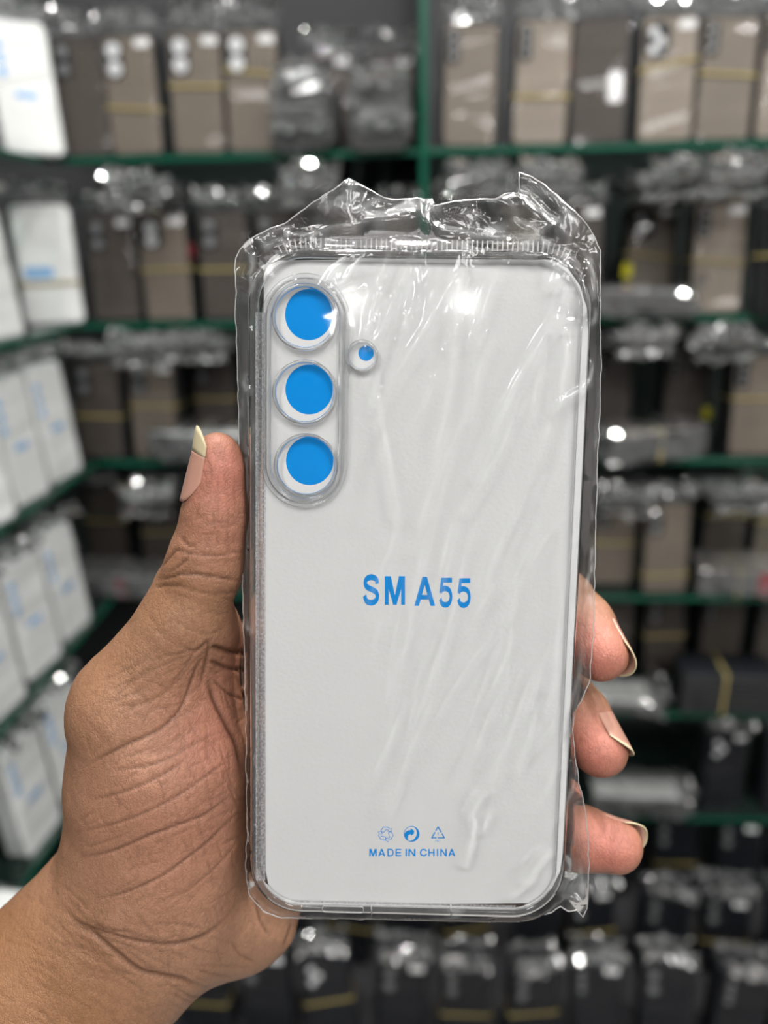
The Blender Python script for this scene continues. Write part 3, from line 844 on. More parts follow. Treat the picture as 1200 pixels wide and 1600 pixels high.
# ---- nails: curved plates on the finger ends, each with its pale free edge
def nail(name, base_px, tip_px, r0, r1, dorsal, half_deg, free=6.0, lift=0.25, flat=1.0, back_cut=0.8, plate=5.0):
    a = Vector(H(*base_px)); b = Vector(H(*tip_px)); ax = (b - a); L = ax.length; ax.normalize()
    D = Vector(dorsal); D = (D - ax * D.dot(ax)).normalized(); Sd = ax.cross(D)
    def build(s0, s1, ns, lift_, thick, nm, mat, parent):
        v = []; f = []; na = 17
        for layer in (0, 1):
            for i in range(ns + 1):
                s = s0 + (s1 - s0) * i / ns
                for j in range(na):
                    ph = (j / (na - 1) * 2 - 1)
                    # rounded cuticle and rounded free edge
                    ss = s
                    if s < .5: ss = s + back_cut * (1 - abs(ph) ** 2.2 * 1.0) * 0 + back_cut * (abs(ph) ** 2.4) * (1 - s / .5) * .6
                    if s > .9: ss = s - (abs(ph) ** 2.5) * .55 * (s - .9)
                    over = max(0, ss - 1) * L
                    r = (r0 + (r1 - r0) * min(1, max(0, ss))) + lift_ - (thick if layer else 0) - .012 * over * over
                    q = R(half_deg) * ph
                    pnt = a + ax * (L * ss) + D * (r * math.cos(q) * flat) + Sd * (r * math.sin(q))
                    v.append((CAM @ (pnt * .001)) - base)
        W = ns + 1
        for i in range(ns):
            for j in range(na - 1):
                p0 = i * na + j; f.append((p0, p0 + 1, p0 + na + 1, p0 + na))
                q0 = W * na + p0; f.append((q0, q0 + na, q0 + na + 1, q0 + 1))
        rim = [j for j in range(na)] + [i * na + na - 1 for i in range(1, W)] + [(W - 1) * na + j for j in range(na - 2, -1, -1)] + [i * na for i in range(W - 2, 0, -1)]
        for i in range(len(rim)):
            p0, p1 = rim[i], rim[(i + 1) % len(rim)]
            f.append((p0, W * na + p0, W * na + p1, p1))
        me_ = pydata(nm, v, f)
        bm = bmesh.new(); bm.from_mesh(me_); bmesh.ops.recalc_face_normals(bm, faces=bm.faces[:]); bm.to_mesh(me_); bm.free()
        return link(nm, me_, mat, parent, smooth=True)
    e1 = 1 + plate / L; e2 = 1 + free / L
    o = build(0, e1, 14, lift, .5, name, M['nail'], hand)
    build(e1 - .02, e2, 5, lift + .03, .4, 'free_edge', M['nail_edge'], o)
    return o
nail('thumbnail', (331, 786, 187.5), (340, 708, 185), 7.2, 5.6, (-.93, 0.05, .36), 54, 6.0, .45, plate=.3)
nail('fingernail', (908, 968, 215), (938, 1021, 205), 7.9, 7.3, (.62, .38, -.62), 56, 6.4, .45, plate=5.6)
nail('fingernail', (906, 1116, 216), (937, 1171, 206), 7.9, 7.3, (.76, .42, .30), 50, 5.3, .45, plate=4.6)
nail('fingernail', (915, 1310, 212), (960, 1322, 208), 8.1, 7.2, (.10, .42, -.9), 66, 7.3, .25, plate=6.6)
del F, G, S, c, act, idx

# ================================================================== CLEAR PLASTIC BAG (over the case)
WB = -4.0 * mm
bag_px = [(368, 404), (374, 390), (386, 378), (402, 368), (424, 356), (446, 349), (462, 336), (490, 316), (520, 296), (545, 279), (566, 290), (590, 305), (612, 312), (640, 311), (662, 311),
          (675, 311), (674, 320), (690, 318), (720, 313), (775, 311), (790, 304), (811, 300), (812, 271), (830, 276), (845, 284), (866, 302), (885, 318), (904, 336), (920, 356), (932, 374), (938, 392),
          (938, 470), (939, 560), (937, 640), (934, 720), (931, 800), (930, 870), (928, 940), (928, 985), (924, 1030), (921, 1066), (912, 1088), (899, 1112), (895, 1140), (898, 1180), (905, 1222),
          (913, 1260), (919, 1306), (920, 1350), (919, 1390), (917, 1420), (911, 1434), (902, 1422), (888, 1424), (876, 1416), (862, 1426), (835, 1433), (700, 1436), (560, 1436), (440, 1434), (412, 1425), (390, 1400),
          (384, 1370), (386, 1300), (385, 1200), (383, 1060), (380, 960), (379, 900), (380, 800), (378, 745), (374, 690), (371, 600), (368, 500)]
bag_uv = np.array([uv(x, y, WB) for x, y in bag_px])
# fine wavy outline
dense = []
for i in range(len(bag_uv)):
    a, b = bag_uv[i], bag_uv[(i + 1) % len(bag_uv)]
    k = max(1, int(np.linalg.norm(b - a) / .0012))
    for j in range(k): dense.append(a + (b - a) * j / k)
dense = np.array(dense)
dense += np.array([[noise.noise(Vector((p[0] * 380, p[1] * 380, 3))), noise.noise(Vector((p[0] * 380, p[1] * 380, 9)))] for p in dense]) * .00035
def inside(P, poly):
    x, y = P[:, 0], P[:, 1]; r = np.zeros(len(P), bool)
    for i in range(len(poly)):
        (x0, y0), (x1, y1) = poly[i], poly[(i + 1) % len(poly)]
        cnd = ((y0 > y) != (y1 > y)) & (x < (x1 - x0) * (y - y0) / (y1 - y0 + 1e-12) + x0)
        r ^= cnd
    return r
def seg_dist(P, line):
    best = np.full(len(P), 1e9)
    line = np.array(line)
    for i in range(len(line) - 1):
        a, b = line[i], line[i + 1]; ab = b - a
        t = np.clip(((P - a) @ ab) / (ab @ ab + 1e-15), 0, 1)
        best = np.minimum(best, np.linalg.norm(P - a - t[:, None] * ab, axis=1))
    return best
def sm(x, a, b):
    t = np.clip((x - a) / (b - a), 0, 1); return t * t * (3 - 2 * t)
def pl(pts): return [uv(x, y, 1 * mm) for x, y in pts]
RIDGES = [  # fold lines in the film: (points, height mm, half width mm)
 (pl([(545, 280), (543, 330), (541, 345)]), 2.2, 4.5), (pl([(440, 350), (500, 345), (545, 345), (560, 348)]), -2.0, 4), (pl([(600, 308), (568, 325), (565, 346)]), 1.6, 3),
 (pl([(565, 347), (610, 332), (665, 318)]), 1.8, 3.5), (pl([(440, 368), (520, 356), (600, 345), (662, 340)]), 2.2, 3.2), (pl([(675, 312), (668, 342), (664, 356)]), 2.6, 3),
 (pl([(668, 352), (730, 362), (800, 368), (850, 380)]), 2.4, 3.4), (pl([(675, 325), (720, 345), (800, 355)]), -1.6, 4), (pl([(785, 306), (810, 335), (806, 345), (840, 362)]), 1.8, 2.4),
 (pl([(811, 300), (840, 325), (880, 355), (906, 386)]), 2.6, 3.2), (pl([(812, 272), (835, 300), (870, 332), (902, 372)]), -1.8, 3.5), (pl([(870, 305), (890, 335), (900, 360)]), 1.5, 2.2),
 (pl([(380, 385), (392, 410), (388, 440)]), 1.4, 2.4), (pl([(402, 370), (420, 385), (440, 372)]), 1.4, 2), (pl([(436, 352), (446, 362), (468, 368)]), 1.6, 1.8),
 (pl([(905, 386), (920, 400), (925, 440), (918, 480)]), 1.5, 2.2), (pl([(932, 378), (926, 420), (930, 470)]), 1.2, 2),
 # creases over the flat back
 (pl([(546, 404), (520, 424), (514, 434), (506, 446)]), .5, .9), (pl([(575, 401), (552, 418), (542, 436), (514, 453)]), .5, .9), (pl([(526, 430), (524, 440), (530, 444)]), .45, .8),
 (pl([(524, 462), (545, 455), (562, 452)]), .75, 1.6), (pl([(870, 410), (866, 430), (860, 448)]), .35, .8), (pl([(888, 436), (884, 458), (876, 474)]), .35, .8), (pl([(866, 440), (878, 434)]), .3, .7),
 (pl([(872, 500), (882, 522), (884, 560), (878, 600), (874, 640)]), .4, .9), (pl([(874, 630), (898, 614), (916, 606), (926, 600)]), .5, 1.0), (pl([(926, 565), (922, 590), (912, 606)]), .5, .9), (pl([(880, 500), (900, 504)]), .3, .8),
 (pl([(585, 500), (575, 515), (570, 528)]), .3, .7), (pl([(594, 622), (580, 640)]), .3, .7), (pl([(636, 490), (630, 516)]), .25, .8),
 (pl([(757, 1235), (738, 1270), (742, 1290), (728, 1350)]), .5, 1.4), (pl([(768, 1265), (752, 1300)]), .35, 1), (pl([(838, 1320), (808, 1352)]), .3, .8), (pl([(862, 1330), (835, 1360), (830, 1376)]), .5, 2), (pl([(830, 1376), (800, 1400)]), .4, 2),
 (pl([(892, 1352), (890, 1366)]), 1, 1.2), (pl([(910, 1362), (916, 1410), (908, 1430)]), 1.2, 1.4), (pl([(898, 1416), (912, 1424)]), 1.2, 1.2), (pl([(876, 1410), (900, 1420)]), 1, 1.2),
]
for k in range(80):         # long pull wrinkles
    x = random.uniform(560, 905); y = random.uniform(430, 1330)
    a = R(random.gauss(70, 8)); L = random.uniform(70, 330)
    x2 = x + L * math.cos(a); y2 = y - L * math.sin(a)
    bend = random.uniform(-10, 10)
    RIDGES.append((pl([(x, y), ((x + x2) / 2 + bend, (y + y2) / 2), (min(x2, 915), y2)]), random.uniform(.08, .30) * random.choice((1, 1, -1)) * (1.0 if y < 850 else .5), random.uniform(.8, 2.0)))
for k in range(34):         # small crumples in the top flap
    x = random.uniform(395, 925); y = random.uniform(300, 384); a = R(random.uniform(0, 180)); L = random.uniform(15, 60)
    RIDGES.append((pl([(x, y), (x + L * .5 * math.cos(a) + random.uniform(-5, 5), y + L * .25 * math.sin(a)), (x + L * math.cos(a), y + L * .5 * math.sin(a))]), random.uniform(.6, 1.5) * random.choice((1, -1)), random.uniform(1.2, 2.6)))
for k in range(26):         # and along the loose side margins
    x = random.choice((random.uniform(372, 392), random.uniform(926, 938))); y = random.uniform(400, 1000); L = random.uniform(12, 40)
    RIDGES.append((pl([(x, y), (x + random.uniform(-6, 6), y + L * .5), (x + random.uniform(-8, 8), y + L)]), random.uniform(.25, .6) * random.choice((1, -1)), random.uniform(.9, 1.6)))
def sheet(name, step, front):
    lo, hi = dense.min(0) - step, dense.max(0) + step
    nx, ny = int((hi[0] - lo[0]) / step) + 2, int((hi[1] - lo[1]) / step) + 2
    gx, gy = np.meshgrid(lo[0] + step * np.arange(nx), lo[1] + step * np.arange(ny), indexing='ij')
    P = np.stack([gx.ravel(), gy.ravel()], 1)
    ins = inside(P, dense)
    ids = np.arange(nx * ny).reshape(nx, ny)
    q = np.stack([ids[:-1, :-1], ids[1:, :-1], ids[1:, 1:], ids[:-1, 1:]], -1).reshape(-1, 4)
    q = q[ins[q].sum(1) >= 3]
    # snap the border to the outline
    eset = {}
    for a in q:
        for i in range(4):
            e = (a[i], a[(i + 1) % 4]); kk = (min(e), max(e)); eset[kk] = eset.get(kk, 0) + 1
    bord = np.unique(np.array([k for k, n_ in eset.items() if n_ == 1]).ravel())
    for i in bord:
        P[i] = dense[np.argmin(((dense - P[i]) ** 2).sum(1))]
    used = np.unique(q); remap = -np.ones(len(P), int); remap[used] = np.arange(len(used))
    P = P[used]; q = remap[q]
    # signed distance outside the case outline
    ax_ = np.abs(P[:, 0]) - (CW / 2 - CR); ay_ = np.abs(P[:, 1]) - (CH / 2 - CR)
    sd = np.hypot(np.maximum(ax_, 0), np.maximum(ay_, 0)) + np.minimum(np.maximum(ax_, ay_), 0) - CR
    bdist = np.full(len(P), 1e9)
    for s in range(0, len(dense), 1):
        bdist = np.minimum(bdist, (P[:, 0] - dense[s, 0]) ** 2 + (P[:, 1] - dense[s, 1]) ** 2)
    bdist = np.sqrt(bdist)
    if front:
        w = 1.25 * mm + (WB - 1.25 * mm) * sm(sd, -.8 * mm, 5 * mm) * (1 - .6 * sm(P[:, 1], .083, .09))
        # film stretched over the camera surround
        w += .35 * mm * np.exp(-((np.abs(P[:, 0] - icx) / (iw * .62)) ** 6 + (np.abs(P[:, 1] - icy) / (ih * .55)) ** 6))
    else:
        w = -11.3 * mm + (WB + 11.3 * mm) * sm(sd, -.8 * mm, 5 * mm)
    ed = sm(bdist, 0, 2.0 * mm)
    w = WB + (w - WB) * np.where(sd > -.0015, ed, 1)
    streak_haze = np.zeros(len(P))
    for line, hgt, wid in RIDGES:
        if not front and abs(hgt) < 1: continue
        L = np.array(line); a0 = L.min(0) - wid * 2 * mm; a1 = L.max(0) + wid * 2 * mm
        mk = np.where((P[:, 0] > a0[0]) & (P[:, 0] < a1[0]) & (P[:, 1] > a0[1]) & (P[:, 1] < a1[1]))[0]
        if not len(mk): continue
        d = seg_dist(P[mk], catmull(line, 4)) / (wid * mm)
        g = np.maximum(0, 1 - d); g = np.where(d < 1, g * (.6 + .4 * g), 0)
        ends = np.minimum(np.linalg.norm(P[mk] - L[0], axis=1), np.linalg.norm(P[mk] - L[-1], axis=1)); ln = np.linalg.norm(L[-1] - L[0]) + 1e-6
        tp = np.clip(ends / ln * 3.2, 0, 1)
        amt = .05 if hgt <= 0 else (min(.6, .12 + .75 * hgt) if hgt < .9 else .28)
        streak_haze[mk] = np.maximum(streak_haze[mk], np.exp(-(d * wid / (.30 + .25 * wid)) ** 2) * tp * amt)  # painted highlight along each fold, whiter on raised ones
        w[mk] += hgt * mm * g * sm(bdist[mk], 0, 1.2 * mm)
    nz_ = np.array([noise.noise(Vector((p[0] * 60 + p[1] * -14, p[1] * 16, 1.7 if front else 5))) for p in P])
    nz2 = np.array([noise.noise(Vector((p[0] * 260, p[1] * 260, 4.7 if front else 8))) for p in P])
    w += (.17 * nz_ + .04 * nz2) * mm * sm(bdist, 0, 2 * mm)
    flap = sm(sd, .5 * mm, 3 * mm)
    w += flap * .45 * mm * nz2 * sm(bdist, 0, 1.5 * mm)
    if front: w = np.where(sd < -.0015, np.maximum(w, 1.02 * mm), w)
    v = np.stack([P[:, 0], P[:, 1], w], 1)
    if not front: q = q[:, ::-1]
    me_ = pydata(name, v.tolist(), q.tolist())
    at_ = me_.attributes.new('streak_haze', 'FLOAT', 'POINT'); at_.data.foreach_set('value', streak_haze.astype(np.float32))
    return me_
bag = thing('plastic_bag', 'thin clear plastic bag with crumpled top flap, wrapped round the held phone case', 'bag', PHONE)
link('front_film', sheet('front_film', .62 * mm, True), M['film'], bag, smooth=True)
link('rear_film', sheet('rear_film', 1.4 * mm, False), M['film_back'], bag, smooth=True)
link('seal_edge', tube('seal_edge', [(x, y, WB) for x, y in dense], .15 * mm, 5, True), M['seal'], bag, smooth=True)

# ================================================================== STOCK ON THE SHELVES
SW, SH, ST = 0.080, 0.163, 0.011           # one cased phone cover: width, height, thickness
def slab_mesh(name, w, h, t, r, bev, cz):
    """rounded slab, front face at y = 0, thickness towards +y"""
    lp = []
    for e, y in ((bev, 0), (0, bev), (0, t - bev), (bev, t)):
        lp.append([(x, y, z) for x, z in rrect(w - 2 * e, h - 2 * e, r - e, 4, 0, cz)])
    return loft(name, lp, cap0=True, cap1=True)
ME = {}
def shared(key, fn):
    if key not in ME: ME[key] = fn()
    return ME[key]
def part(name, key, fn, mat, parent, loc=(0, 0, 0), smooth=False):
    me = shared((key, mat.name), fn)
    if not me.materials: me.materials.append(mat)
    o = bpy.data.objects.new(name, me); COL.objects.link(o); o.parent = parent; o.location = loc
    if smooth: me.polygons.foreach_set('use_smooth', [True] * len(me.polygons))
    return o
def film_mesh(seed, w, h, d, crumple, flap):
    """crinkled clear film round a bundle: closed sleeve with a pinched, crumpled flap on top"""
    rr = random.Random(seed); rows = 13; fl = 4; loops = []
    base_loop = rrect(w, d, min(d, w) * .22, 5, 0, d / 2 - .004)
    n = len(base_loop)
    for i in range(rows + fl):
        lp = []
        if i < rows: z = -0.001 + (h + .004) * i / (rows - 1); sq = 1.0
        else:
            s = (i - rows + 1) / fl; z = h + .003 + flap * s; sq = max(.10, 1 - 1.1 * s)
        for k, (x, y) in enumerate(base_loop):
            a = crumple * (1.0 if i < rows else 1.8)
            nv = noise.noise_vector(Vector((x * 45 + seed * 7.3, y * 45, z * 38)))
            nv2 = noise.noise_vector(Vector((x * 120 + seed * 3.1, y * 120, z * 110)))
            out_x = x * (1 if i < rows else 1 - .12 * (i - rows + 1) / fl)
            yy = (y - d * .5) * sq + d * .5
            jit = (nv * .7 + nv2 * .5) * a
            zz = z + (jit.z * (1 if i > 1 else 0))
            lp.append((out_x + jit.x, yy + jit.y, max(0.0002, zz)))
        loops.append(lp)
    return loft('film', loops, cap0=True, cap1=True)
NF = 5
def flap_mesh(seed, w, h, d):
    """loose crumpled tuft of film on top of a bag: two rumpled sheets that fold over"""
    nx, nz = 15, 9; v = []; f = []
    for layer in (0, 1):
        b = len(v)
        for i in range(nz):
            s = i / (nz - 1)
            for k in range(nx):
                u = k / (nx - 1) - .5
                q = Vector((u * w * 55 + seed * 5.1 + layer * 9, s * 3.2, seed * 1.7))
                nv = noise.noise_vector(q); nv2 = noise.noise_vector(q * 2.7)
                a = .010 * min(1, s * 2.5 + .1)
                x = u * w * (1 + .12 * math.sin(s * 4 + seed)) + nv.x * a
                z = h * math.sin(min(1.0, s * 1.25) * 1.57) - (h * .55 * max(0, s - .72) / .28 if layer == 0 else h * .2 * s) + nv.z * a + nv2.z * a * .5
                y = (d * .15 - s * .030 if layer == 0 else d * .75 - s * .012) + nv.y * a * 1.3 + nv2.y * a * .7
                v.append((x, y, z))
        for i in range(nz - 1):
            for k in range(nx - 1):
                p0 = b + i * nx + k; f.append((p0, p0 + 1, p0 + nx + 1, p0 + nx))
    return pydata('bag_flap', v, f)
def lens_disc(r):
    lp = [[(x, y, z) for x, z in circle(0, 0, r_, 16)] for r_, y in ((r, 0), (r, -.0012), (r * .8, -.0016))]
    return loft('lens', lp, cap1=True)
def island_mesh(w, h):
    lp = [[(x, y, z) for x, z in rrect(w - 2 * e, h - 2 * e, min(w, h) * .42 - e, 5)] for e, y in ((0, 0), (0, -.0015), (.0008, -.0022))]
    return loft('camera_island', lp, cap1=True)
def band_mesh(n, w=SW):
    d = n * ST; lp = []
    for g, z0 in ((.0004, -.0019), (.0004, .0019), (.0012, .0019), (.0012, -.0019)):
        lp.append([(x, y, z0) for x, y in rrect(w + 2 * g, d + .003 + 2 * g, .004, 3, 0, d / 2 - .0008)])
    return loft('band', lp, close_profile=True)
ISL = {'two_white': (.026, .050, [(0, .012), (0, -.012)], 'lens_white', .0105), 'two_dim': (.025, .048, [(0, .012), (0, -.012)], 'lens_dim', .008),
       'three_dim': (.019, .050, [(0, .015), (0, 0), (0, -.015)], 'lens_dim', .0055), 'pill': (.017, .044, [(0, .013), (0, 0), (0, -.013)], 'lens_dim', .0045),
       'box': (.034, .046, [(-.006, .010), (.004, -.002), (-.006, -.012)], 'lens_white', .0065), 'box_white': (.034, .044, [(0, .008), (0, -.010)], 'lens_white', .009)}
STOCK = 0
def bundle(name, label, group, loc, yaw=0.0, lean=0.0, roll=0.0, n=4, panel='brown', isl='two_dim', band=None, band_tilt=0.0, sticker=None,
           side=None, film='bgfilm', crumple=.004, flap=.026, lying=False, scale=1.0, frame='black', cat='phone case', marks=None, extra=None):
    global STOCK; STOCK += 1
    mw = Matrix.Translation(loc) @ Matrix.Rotation(yaw, 4, 'Z')
    if lying: mw = mw @ Matrix.Translation((0, (SH / 2 + .003) * scale, n * ST * scale + .0006)) @ Matrix.Rotation(R(180), 4, 'Z') @ Matrix.Rotation(R(-90), 4, 'X')
    mw = mw @ Matrix.Rotation(roll, 4, 'Y') @ Matrix.Rotation(-lean, 4, 'X') @ Matrix.Diagonal((scale, scale, scale, 1))
    t = thing(name, label, cat, mw, group)
    cz = SH / 2 + .0012
    for i in range(n):
        part('case_frame', 'slab', lambda: slab_mesh('case_frame', SW, SH, ST * .86, .010, .0018, cz), M[frame], t, (0, i * ST, 0))
    part('back_panel', 'panel', lambda: slab_mesh('back_panel', SW - .007, SH - .007, .0018, .0075, .0005, cz), M[panel], t, (0, -.0009, 0))
    if isl:
        w, h, ls, lm, lr = ISL[isl]
        ix, iz = -SW / 2 + .0065 + w / 2, SH - .008 - h / 2
        c = part('camera_island', ('isl', isl), lambda: island_mesh(w, h), M['black'], t, (ix, -.0008, iz))
        for (lx, lz) in ls:
            part('lens', ('lens', lr), lambda: lens_disc(lr), M[lm], c, (lx, -.002, lz))
    if band is not None:
        o = part('rubber_band', ('band', n), lambda: band_mesh(n), M['band'], t, (0, 0, SH * band)); o.rotation_euler = (0, band_tilt, 0)
    if sticker:
        for (sx, sz, sw, sh, sm_) in sticker:
            part('sticker', ('stk', sw, sh), lambda: box_mesh('sticker', -sw / 2, sw / 2, -.0006, 0, -sh / 2, sh / 2), M[sm_], t, (sx, -.0012, sz))
    if side:      # coloured side buttons
        for i in range(n):
            part('side_button', ('btn', side), lambda: box_mesh('side_button', SW / 2 - .0006, SW / 2 + .0012, .003, .0065, .095, .118, .0005), M[side], t, (0, i * ST, 0))
    if marks:     # printed blue marks on white packs
        for (sx, sz, sw, sh, mk) in marks:
            part('blue_print', ('mk', sw, sh), lambda: slab_mesh('blue_print', sw, sh, .0005, min(sw, sh) * .4, .0001, 0), M[mk], t, (sx, -.0013, sz))
    if film:
        fv = STOCK % NF
        if flap > .015:
            part('bag_flap', ('flap', fv, flap), lambda: flap_mesh(fv, SW + .001, flap * 1.15, n * ST), M['bgfilm_heavy'], t, (0, 0, SH + .002))
        part('bag_film', ('film', fv, n, crumple, flap, lying), lambda: film_mesh(fv + (10 if crumple > .005 else 0), SW + .005, SH + .003, n * ST + .010, crumple, .008), M[film], t, (0, -.003, 0))
    return t

def on_shelf(px, z, y):
    """x of the point at depth y and height z that is seen at image column px"""
    p0 = project((0, y, z))[0]; p1 = project((.1, y, z))[0]
    return (px - p0) / (p1 - p0) * .1
ORD = ['first', 'second', 'third', 'fourth', 'fifth', 'sixth', 'seventh', 'eighth', 'ninth', 'tenth', 'eleventh', 'twelfth']
SHELF = {1: 'top', 2: 'second', 3: 'third', 4: 'fourth', 5: 'fifth', 6: 'lowest'}
PAN = {'brown': 'smoky brown', 'brown_dark': 'dark brown', 'brown_light': 'pale taupe', 'grey_panel': 'dark grey', 'black_gloss': 'glossy black', 'white_pack': 'white', 'pale_grey': 'pale grey'}
def row(level, bay, items, y_off=0.012):
    """items from left to right: (px, dict)"""
    z = ZL[level]
    for i, (px, kw) in enumerate(items):
        kw = dict(kw); y = Y_FRONT + y_off + kw.pop('back', 0.0)
        x = on_shelf(px, z, y)
        feat = kw.pop('feat', None)
        if feat is None:
            feat = 'with yellow band' if kw.get('band') is not None else 'without band'
        label = f"{PAN[kw.get('panel', 'brown')]} phone case bundle {feat}, {ORD[i]} from left, {SHELF[level]} shelf, {bay} bay"
        kw.setdefault('scale', .965)
        kw.setdefault('lean', R(random.uniform(3, 7))); kw.setdefault('yaw', R(random.uniform(-3, 3))); kw.setdefault('roll', R(random.uniform(-1.5, 1.5)))
        bundle('phone_case_bundle', label, f'bagged phone case bundles on the {SHELF[level]} shelf', (x, y, z), **kw)
SK = [(0.022, .150, .022, .011, 'white_sticker')]
B, BD, BL = dict(panel='brown'), dict(panel='brown_dark'), dict(panel='brown_light')
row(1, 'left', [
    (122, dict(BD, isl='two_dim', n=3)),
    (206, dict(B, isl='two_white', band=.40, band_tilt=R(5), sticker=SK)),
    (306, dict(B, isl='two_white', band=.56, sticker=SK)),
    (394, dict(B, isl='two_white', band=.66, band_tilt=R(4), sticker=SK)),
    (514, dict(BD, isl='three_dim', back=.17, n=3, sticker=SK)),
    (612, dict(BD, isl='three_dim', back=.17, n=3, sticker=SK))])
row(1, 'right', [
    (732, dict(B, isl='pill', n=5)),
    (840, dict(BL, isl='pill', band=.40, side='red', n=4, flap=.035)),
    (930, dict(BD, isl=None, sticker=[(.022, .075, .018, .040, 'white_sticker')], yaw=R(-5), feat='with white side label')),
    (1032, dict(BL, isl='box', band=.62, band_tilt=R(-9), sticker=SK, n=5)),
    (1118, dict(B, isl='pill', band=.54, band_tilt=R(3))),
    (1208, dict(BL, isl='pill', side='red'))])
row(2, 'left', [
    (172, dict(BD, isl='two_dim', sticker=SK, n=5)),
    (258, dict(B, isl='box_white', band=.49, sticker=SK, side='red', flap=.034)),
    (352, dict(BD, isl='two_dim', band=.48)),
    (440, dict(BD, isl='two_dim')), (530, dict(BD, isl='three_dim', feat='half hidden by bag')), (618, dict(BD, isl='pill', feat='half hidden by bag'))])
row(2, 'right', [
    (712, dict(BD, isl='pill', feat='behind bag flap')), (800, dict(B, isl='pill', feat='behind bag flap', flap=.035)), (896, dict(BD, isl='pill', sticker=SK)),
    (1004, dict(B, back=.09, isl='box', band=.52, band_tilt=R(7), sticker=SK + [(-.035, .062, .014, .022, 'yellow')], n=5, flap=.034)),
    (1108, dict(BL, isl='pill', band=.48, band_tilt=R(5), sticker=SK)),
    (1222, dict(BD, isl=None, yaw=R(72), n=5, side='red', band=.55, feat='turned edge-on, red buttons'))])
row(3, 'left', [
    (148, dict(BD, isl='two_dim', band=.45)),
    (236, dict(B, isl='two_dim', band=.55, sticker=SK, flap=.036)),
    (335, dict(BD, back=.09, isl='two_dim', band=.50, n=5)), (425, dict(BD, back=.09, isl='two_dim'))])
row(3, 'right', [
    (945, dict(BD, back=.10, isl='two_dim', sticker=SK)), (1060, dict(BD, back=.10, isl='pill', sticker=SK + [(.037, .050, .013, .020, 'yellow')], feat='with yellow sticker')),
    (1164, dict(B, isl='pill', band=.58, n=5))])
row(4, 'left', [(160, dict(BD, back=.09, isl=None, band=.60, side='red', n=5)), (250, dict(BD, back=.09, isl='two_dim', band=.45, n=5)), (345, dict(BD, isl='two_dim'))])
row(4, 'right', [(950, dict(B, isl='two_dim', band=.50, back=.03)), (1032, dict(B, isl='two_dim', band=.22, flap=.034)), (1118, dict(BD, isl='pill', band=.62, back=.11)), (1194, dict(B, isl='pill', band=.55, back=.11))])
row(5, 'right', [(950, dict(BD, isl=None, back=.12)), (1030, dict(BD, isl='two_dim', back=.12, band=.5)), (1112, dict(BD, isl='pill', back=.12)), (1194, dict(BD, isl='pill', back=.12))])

# lying, crumpled film piles in front of the standing rows
def pile(level, px, n, label, yaw=0.0, y_off=.042, panel='grey_panel', **kw):
    z = ZL[level] if isinstance(level, int) else level
    y = Y_FRONT + y_off; x = on_shelf(px, z, y)
    kw.setdefault('film', 'bgfilm_heavy'); kw.setdefault('crumple', .009); kw.setdefault('flap', .022)
    bundle('bagged_case_pile', label, 'crumpled film piles lying on the shelves', (x, y, z + .0012), yaw=yaw, n=n, panel=panel, isl=None, lying=True, **kw)
pile(1, 482, 8, 'tall silvery film-wrapped pile of cases on top shelf, left bay', R(2), y_off=.075)
pile(1, 604, 8, 'film-wrapped pile of flat cases beside green upright, top shelf', R(-3), y_off=.075, panel='brown')
pile(2, 975, 3, 'low film-wrapped pile with pink label at front of second shelf, right bay', R(84), y_off=.03, sticker=[(.0, .08, .03, .016, 'pink')])
pile(3, 1000, 4, 'skewed film-wrapped pile with yellow band and pink label, third shelf right', R(-70), y_off=.02, panel='brown', band=.5, sticker=[(.02, .02, .03, .014, 'pink')])
pile(3, 322, 4, 'bright silvery film pack beside thumb tip, third shelf left', R(80), y_off=.02, panel='white_pack')
pile(4, 1150, 4, 'wide silvery film-wrapped pile with yellow band, fourth shelf, right bay', R(86), y_off=.035, panel='brown', band=.4, side='red')
pile(5, 1118, 7, 'dark film-wrapped pile of black cases with yellow band, fifth shelf', R(88), y_off=.035, panel='black_gloss', band=.45, film='bgfilm')
pile(5, 940, 2, 'flat dull film pack beside middle fingertip, fifth shelf', R(87), y_off=.035, panel='pale_grey')
pile(4, 180, 3, 'small film pack with red buttons left of the hand, fourth shelf', R(85), y_off=.02, side='red')
pile(6, 985, 4, 'pale film-wrapped flat pile right of ring fingertip, lowest shelf', R(88), y_off=.035, panel='pale_grey')
# loose single bags thrown on top of the standing rows
for lv, px, yaw_, bay, where in ((2, 475, 12, 'left', 'behind left peak of held bag'), (2, 250, -10, 'left', 'above the box-camera bundle'), (2, 725, 8, 'right', 'right of green upright'),
                           (2, 850, -6, 'right', 'behind right bag flap'), (2, 1000, 10, 'right', 'above the yellow-stickered bundle'), (2, 1120, -8, 'right', 'above the pale bundle'),
                           (3, 230, 6, 'left', 'above the banded brown bundle'), (3, 335, -5, 'left', 'next to held bag'), (3, 965, 8, 'right', 'next to held bag'), (3, 1110, -12, 'right', 'near photo edge'),
                           (4, 240, 6, 'left', 'above thumb knuckle'), (4, 965, -8, 'right', 'next to held bag'), (4, 1110, 10, 'right', 'near photo edge')):
    z = ZL[lv] + SH * .965 + .020; y = Y_FRONT + .055
    x = on_shelf(px, z, y)
    bundle('loose_case_bag', f'loose silvery bag lying atop {SHELF[lv]} shelf stock, {bay} bay, {where}', 'loose film bags thrown on the rows', (x, y, z), yaw=R(yaw_), n=1, panel='grey_panel', isl=None, lying=True,
           film='bgfilm_heavy', crumple=.012, flap=.026)

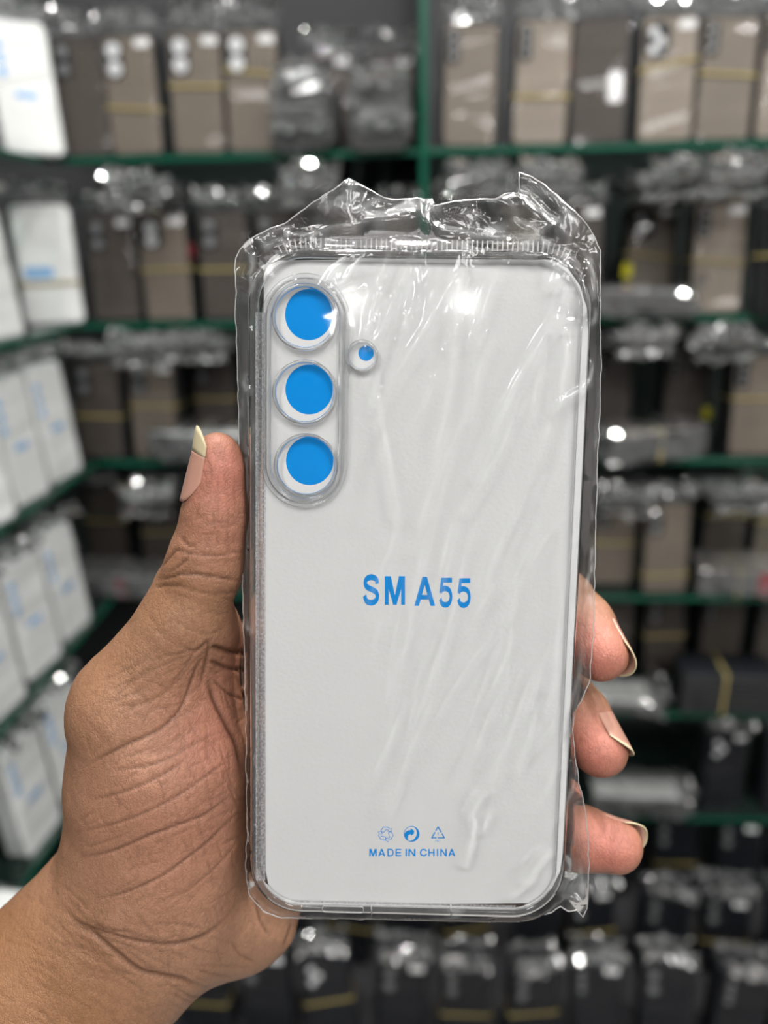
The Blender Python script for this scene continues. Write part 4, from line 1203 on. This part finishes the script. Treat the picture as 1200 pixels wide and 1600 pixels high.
# black cases on the lowest shelf and in rows on the counter
def black_row(z, y, pxs, rowname, vis):
    i = 0
    for px in pxs:
        x = on_shelf(px, z, y)
        label = f'bagged black phone case, {ORD[i]} from left, {rowname}'
        i += 1
        st = SK if random.random() < .5 else None
        bundle('bagged_black_case', label, 'bagged black phone cases ' + rowname.split(',')[0], (x, y, z), yaw=R(random.uniform(-9, 9)), lean=R(random.uniform(4, 13)), roll=R(random.uniform(-5, 5)),
               n=random.choice((3, 4, 4)), panel='black_gloss', isl=random.choice(('two_dim', 'two_dim', 'three_dim', 'box')), band=random.choice((None, .45, .5, None, None)), sticker=st, film='bgfilm', frame='black_gloss', crumple=.006, flap=.03)
black_row(ZL[6], Y_FRONT + .03, (1118, 1212), 'lowest glass shelf at right', None)
black_row(Z_CTR, Y_FRONT + .02, (952, 1048, 1144, 1240), 'back row on low counter', None)
black_row(Z_CTR, Y_FRONT - .15, (345, 442, 540, 636, 733, 830, 926, 1022, 1120, 1216), 'middle row on low counter', None)
black_row(Z_CTR, Y_FRONT - .30, (318, 420, 522, 624, 726, 828, 930, 1032, 1134, 1236), 'front row on low counter', None)

# white packs on the left-hand side shelves, facing the aisle
def white(label, loc, yaw, n=3, scale=1.0, lean=R(4), marks=None, lying=False, film='bgfilm', **kw):
    bundle('white_case_pack', label, 'white packs on the left side shelves', loc, yaw=yaw, n=n, panel='white_pack', frame='white_pack', isl=None, lean=lean, lying=lying,
           marks=marks, scale=scale, film=film, cat='case pack', **kw)
MK = [(-.026, .135, .012, .012, 'blue_pale'), (-.026, .118, .012, .012, 'blue_pale'), (-.026, .101, .012, .012, 'blue_pale'), (0, .075, .030, .008, 'blue_pale')]
white('white pack with blue marks in the corner of the top shelf', (on_shelf(38, ZL[1], Y_FRONT - .04), Y_FRONT - .04, ZL[1]), R(42), marks=MK)
white('white pack at photo edge on the top side shelf', (X_LEFT - .012, Y_FRONT - .20, ZL[1]), R(80))
white('white pack with yellow band and blue print in corner of second shelf', (on_shelf(70, ZL[2], Y_FRONT - .01), Y_FRONT - .01, ZL[2]), R(22), n=4, marks=[(-.012, .073, .040, .016, 'blue_pale')], band=.36, scale=1.04)
white('white pack at photo edge on the second side shelf', (X_LEFT - .012, Y_FRONT - .19, ZL[2]), R(80))
for lv, nm, ys in ((3, 'third', (.05, .157, .264)), (4, 'fourth', (.10, .207, .314)), (5, 'fifth', (.18, .29))):
    for i, dy in enumerate(ys):
        white(f'white pack with blue marks, {ORD[i]} from the corner on the {nm} side shelf', (X_LEFT - .010, Y_FRONT - .04 - dy, ZL[lv]), R(78 + random.uniform(-6, 6)), marks=MK, n=3, scale=1.05)
white('white pack lying flat at left photo edge on fifth side shelf', (X_LEFT - .02, Y_FRONT - .48, ZL[5]), R(85), n=2, lying=True, lean=0.0)
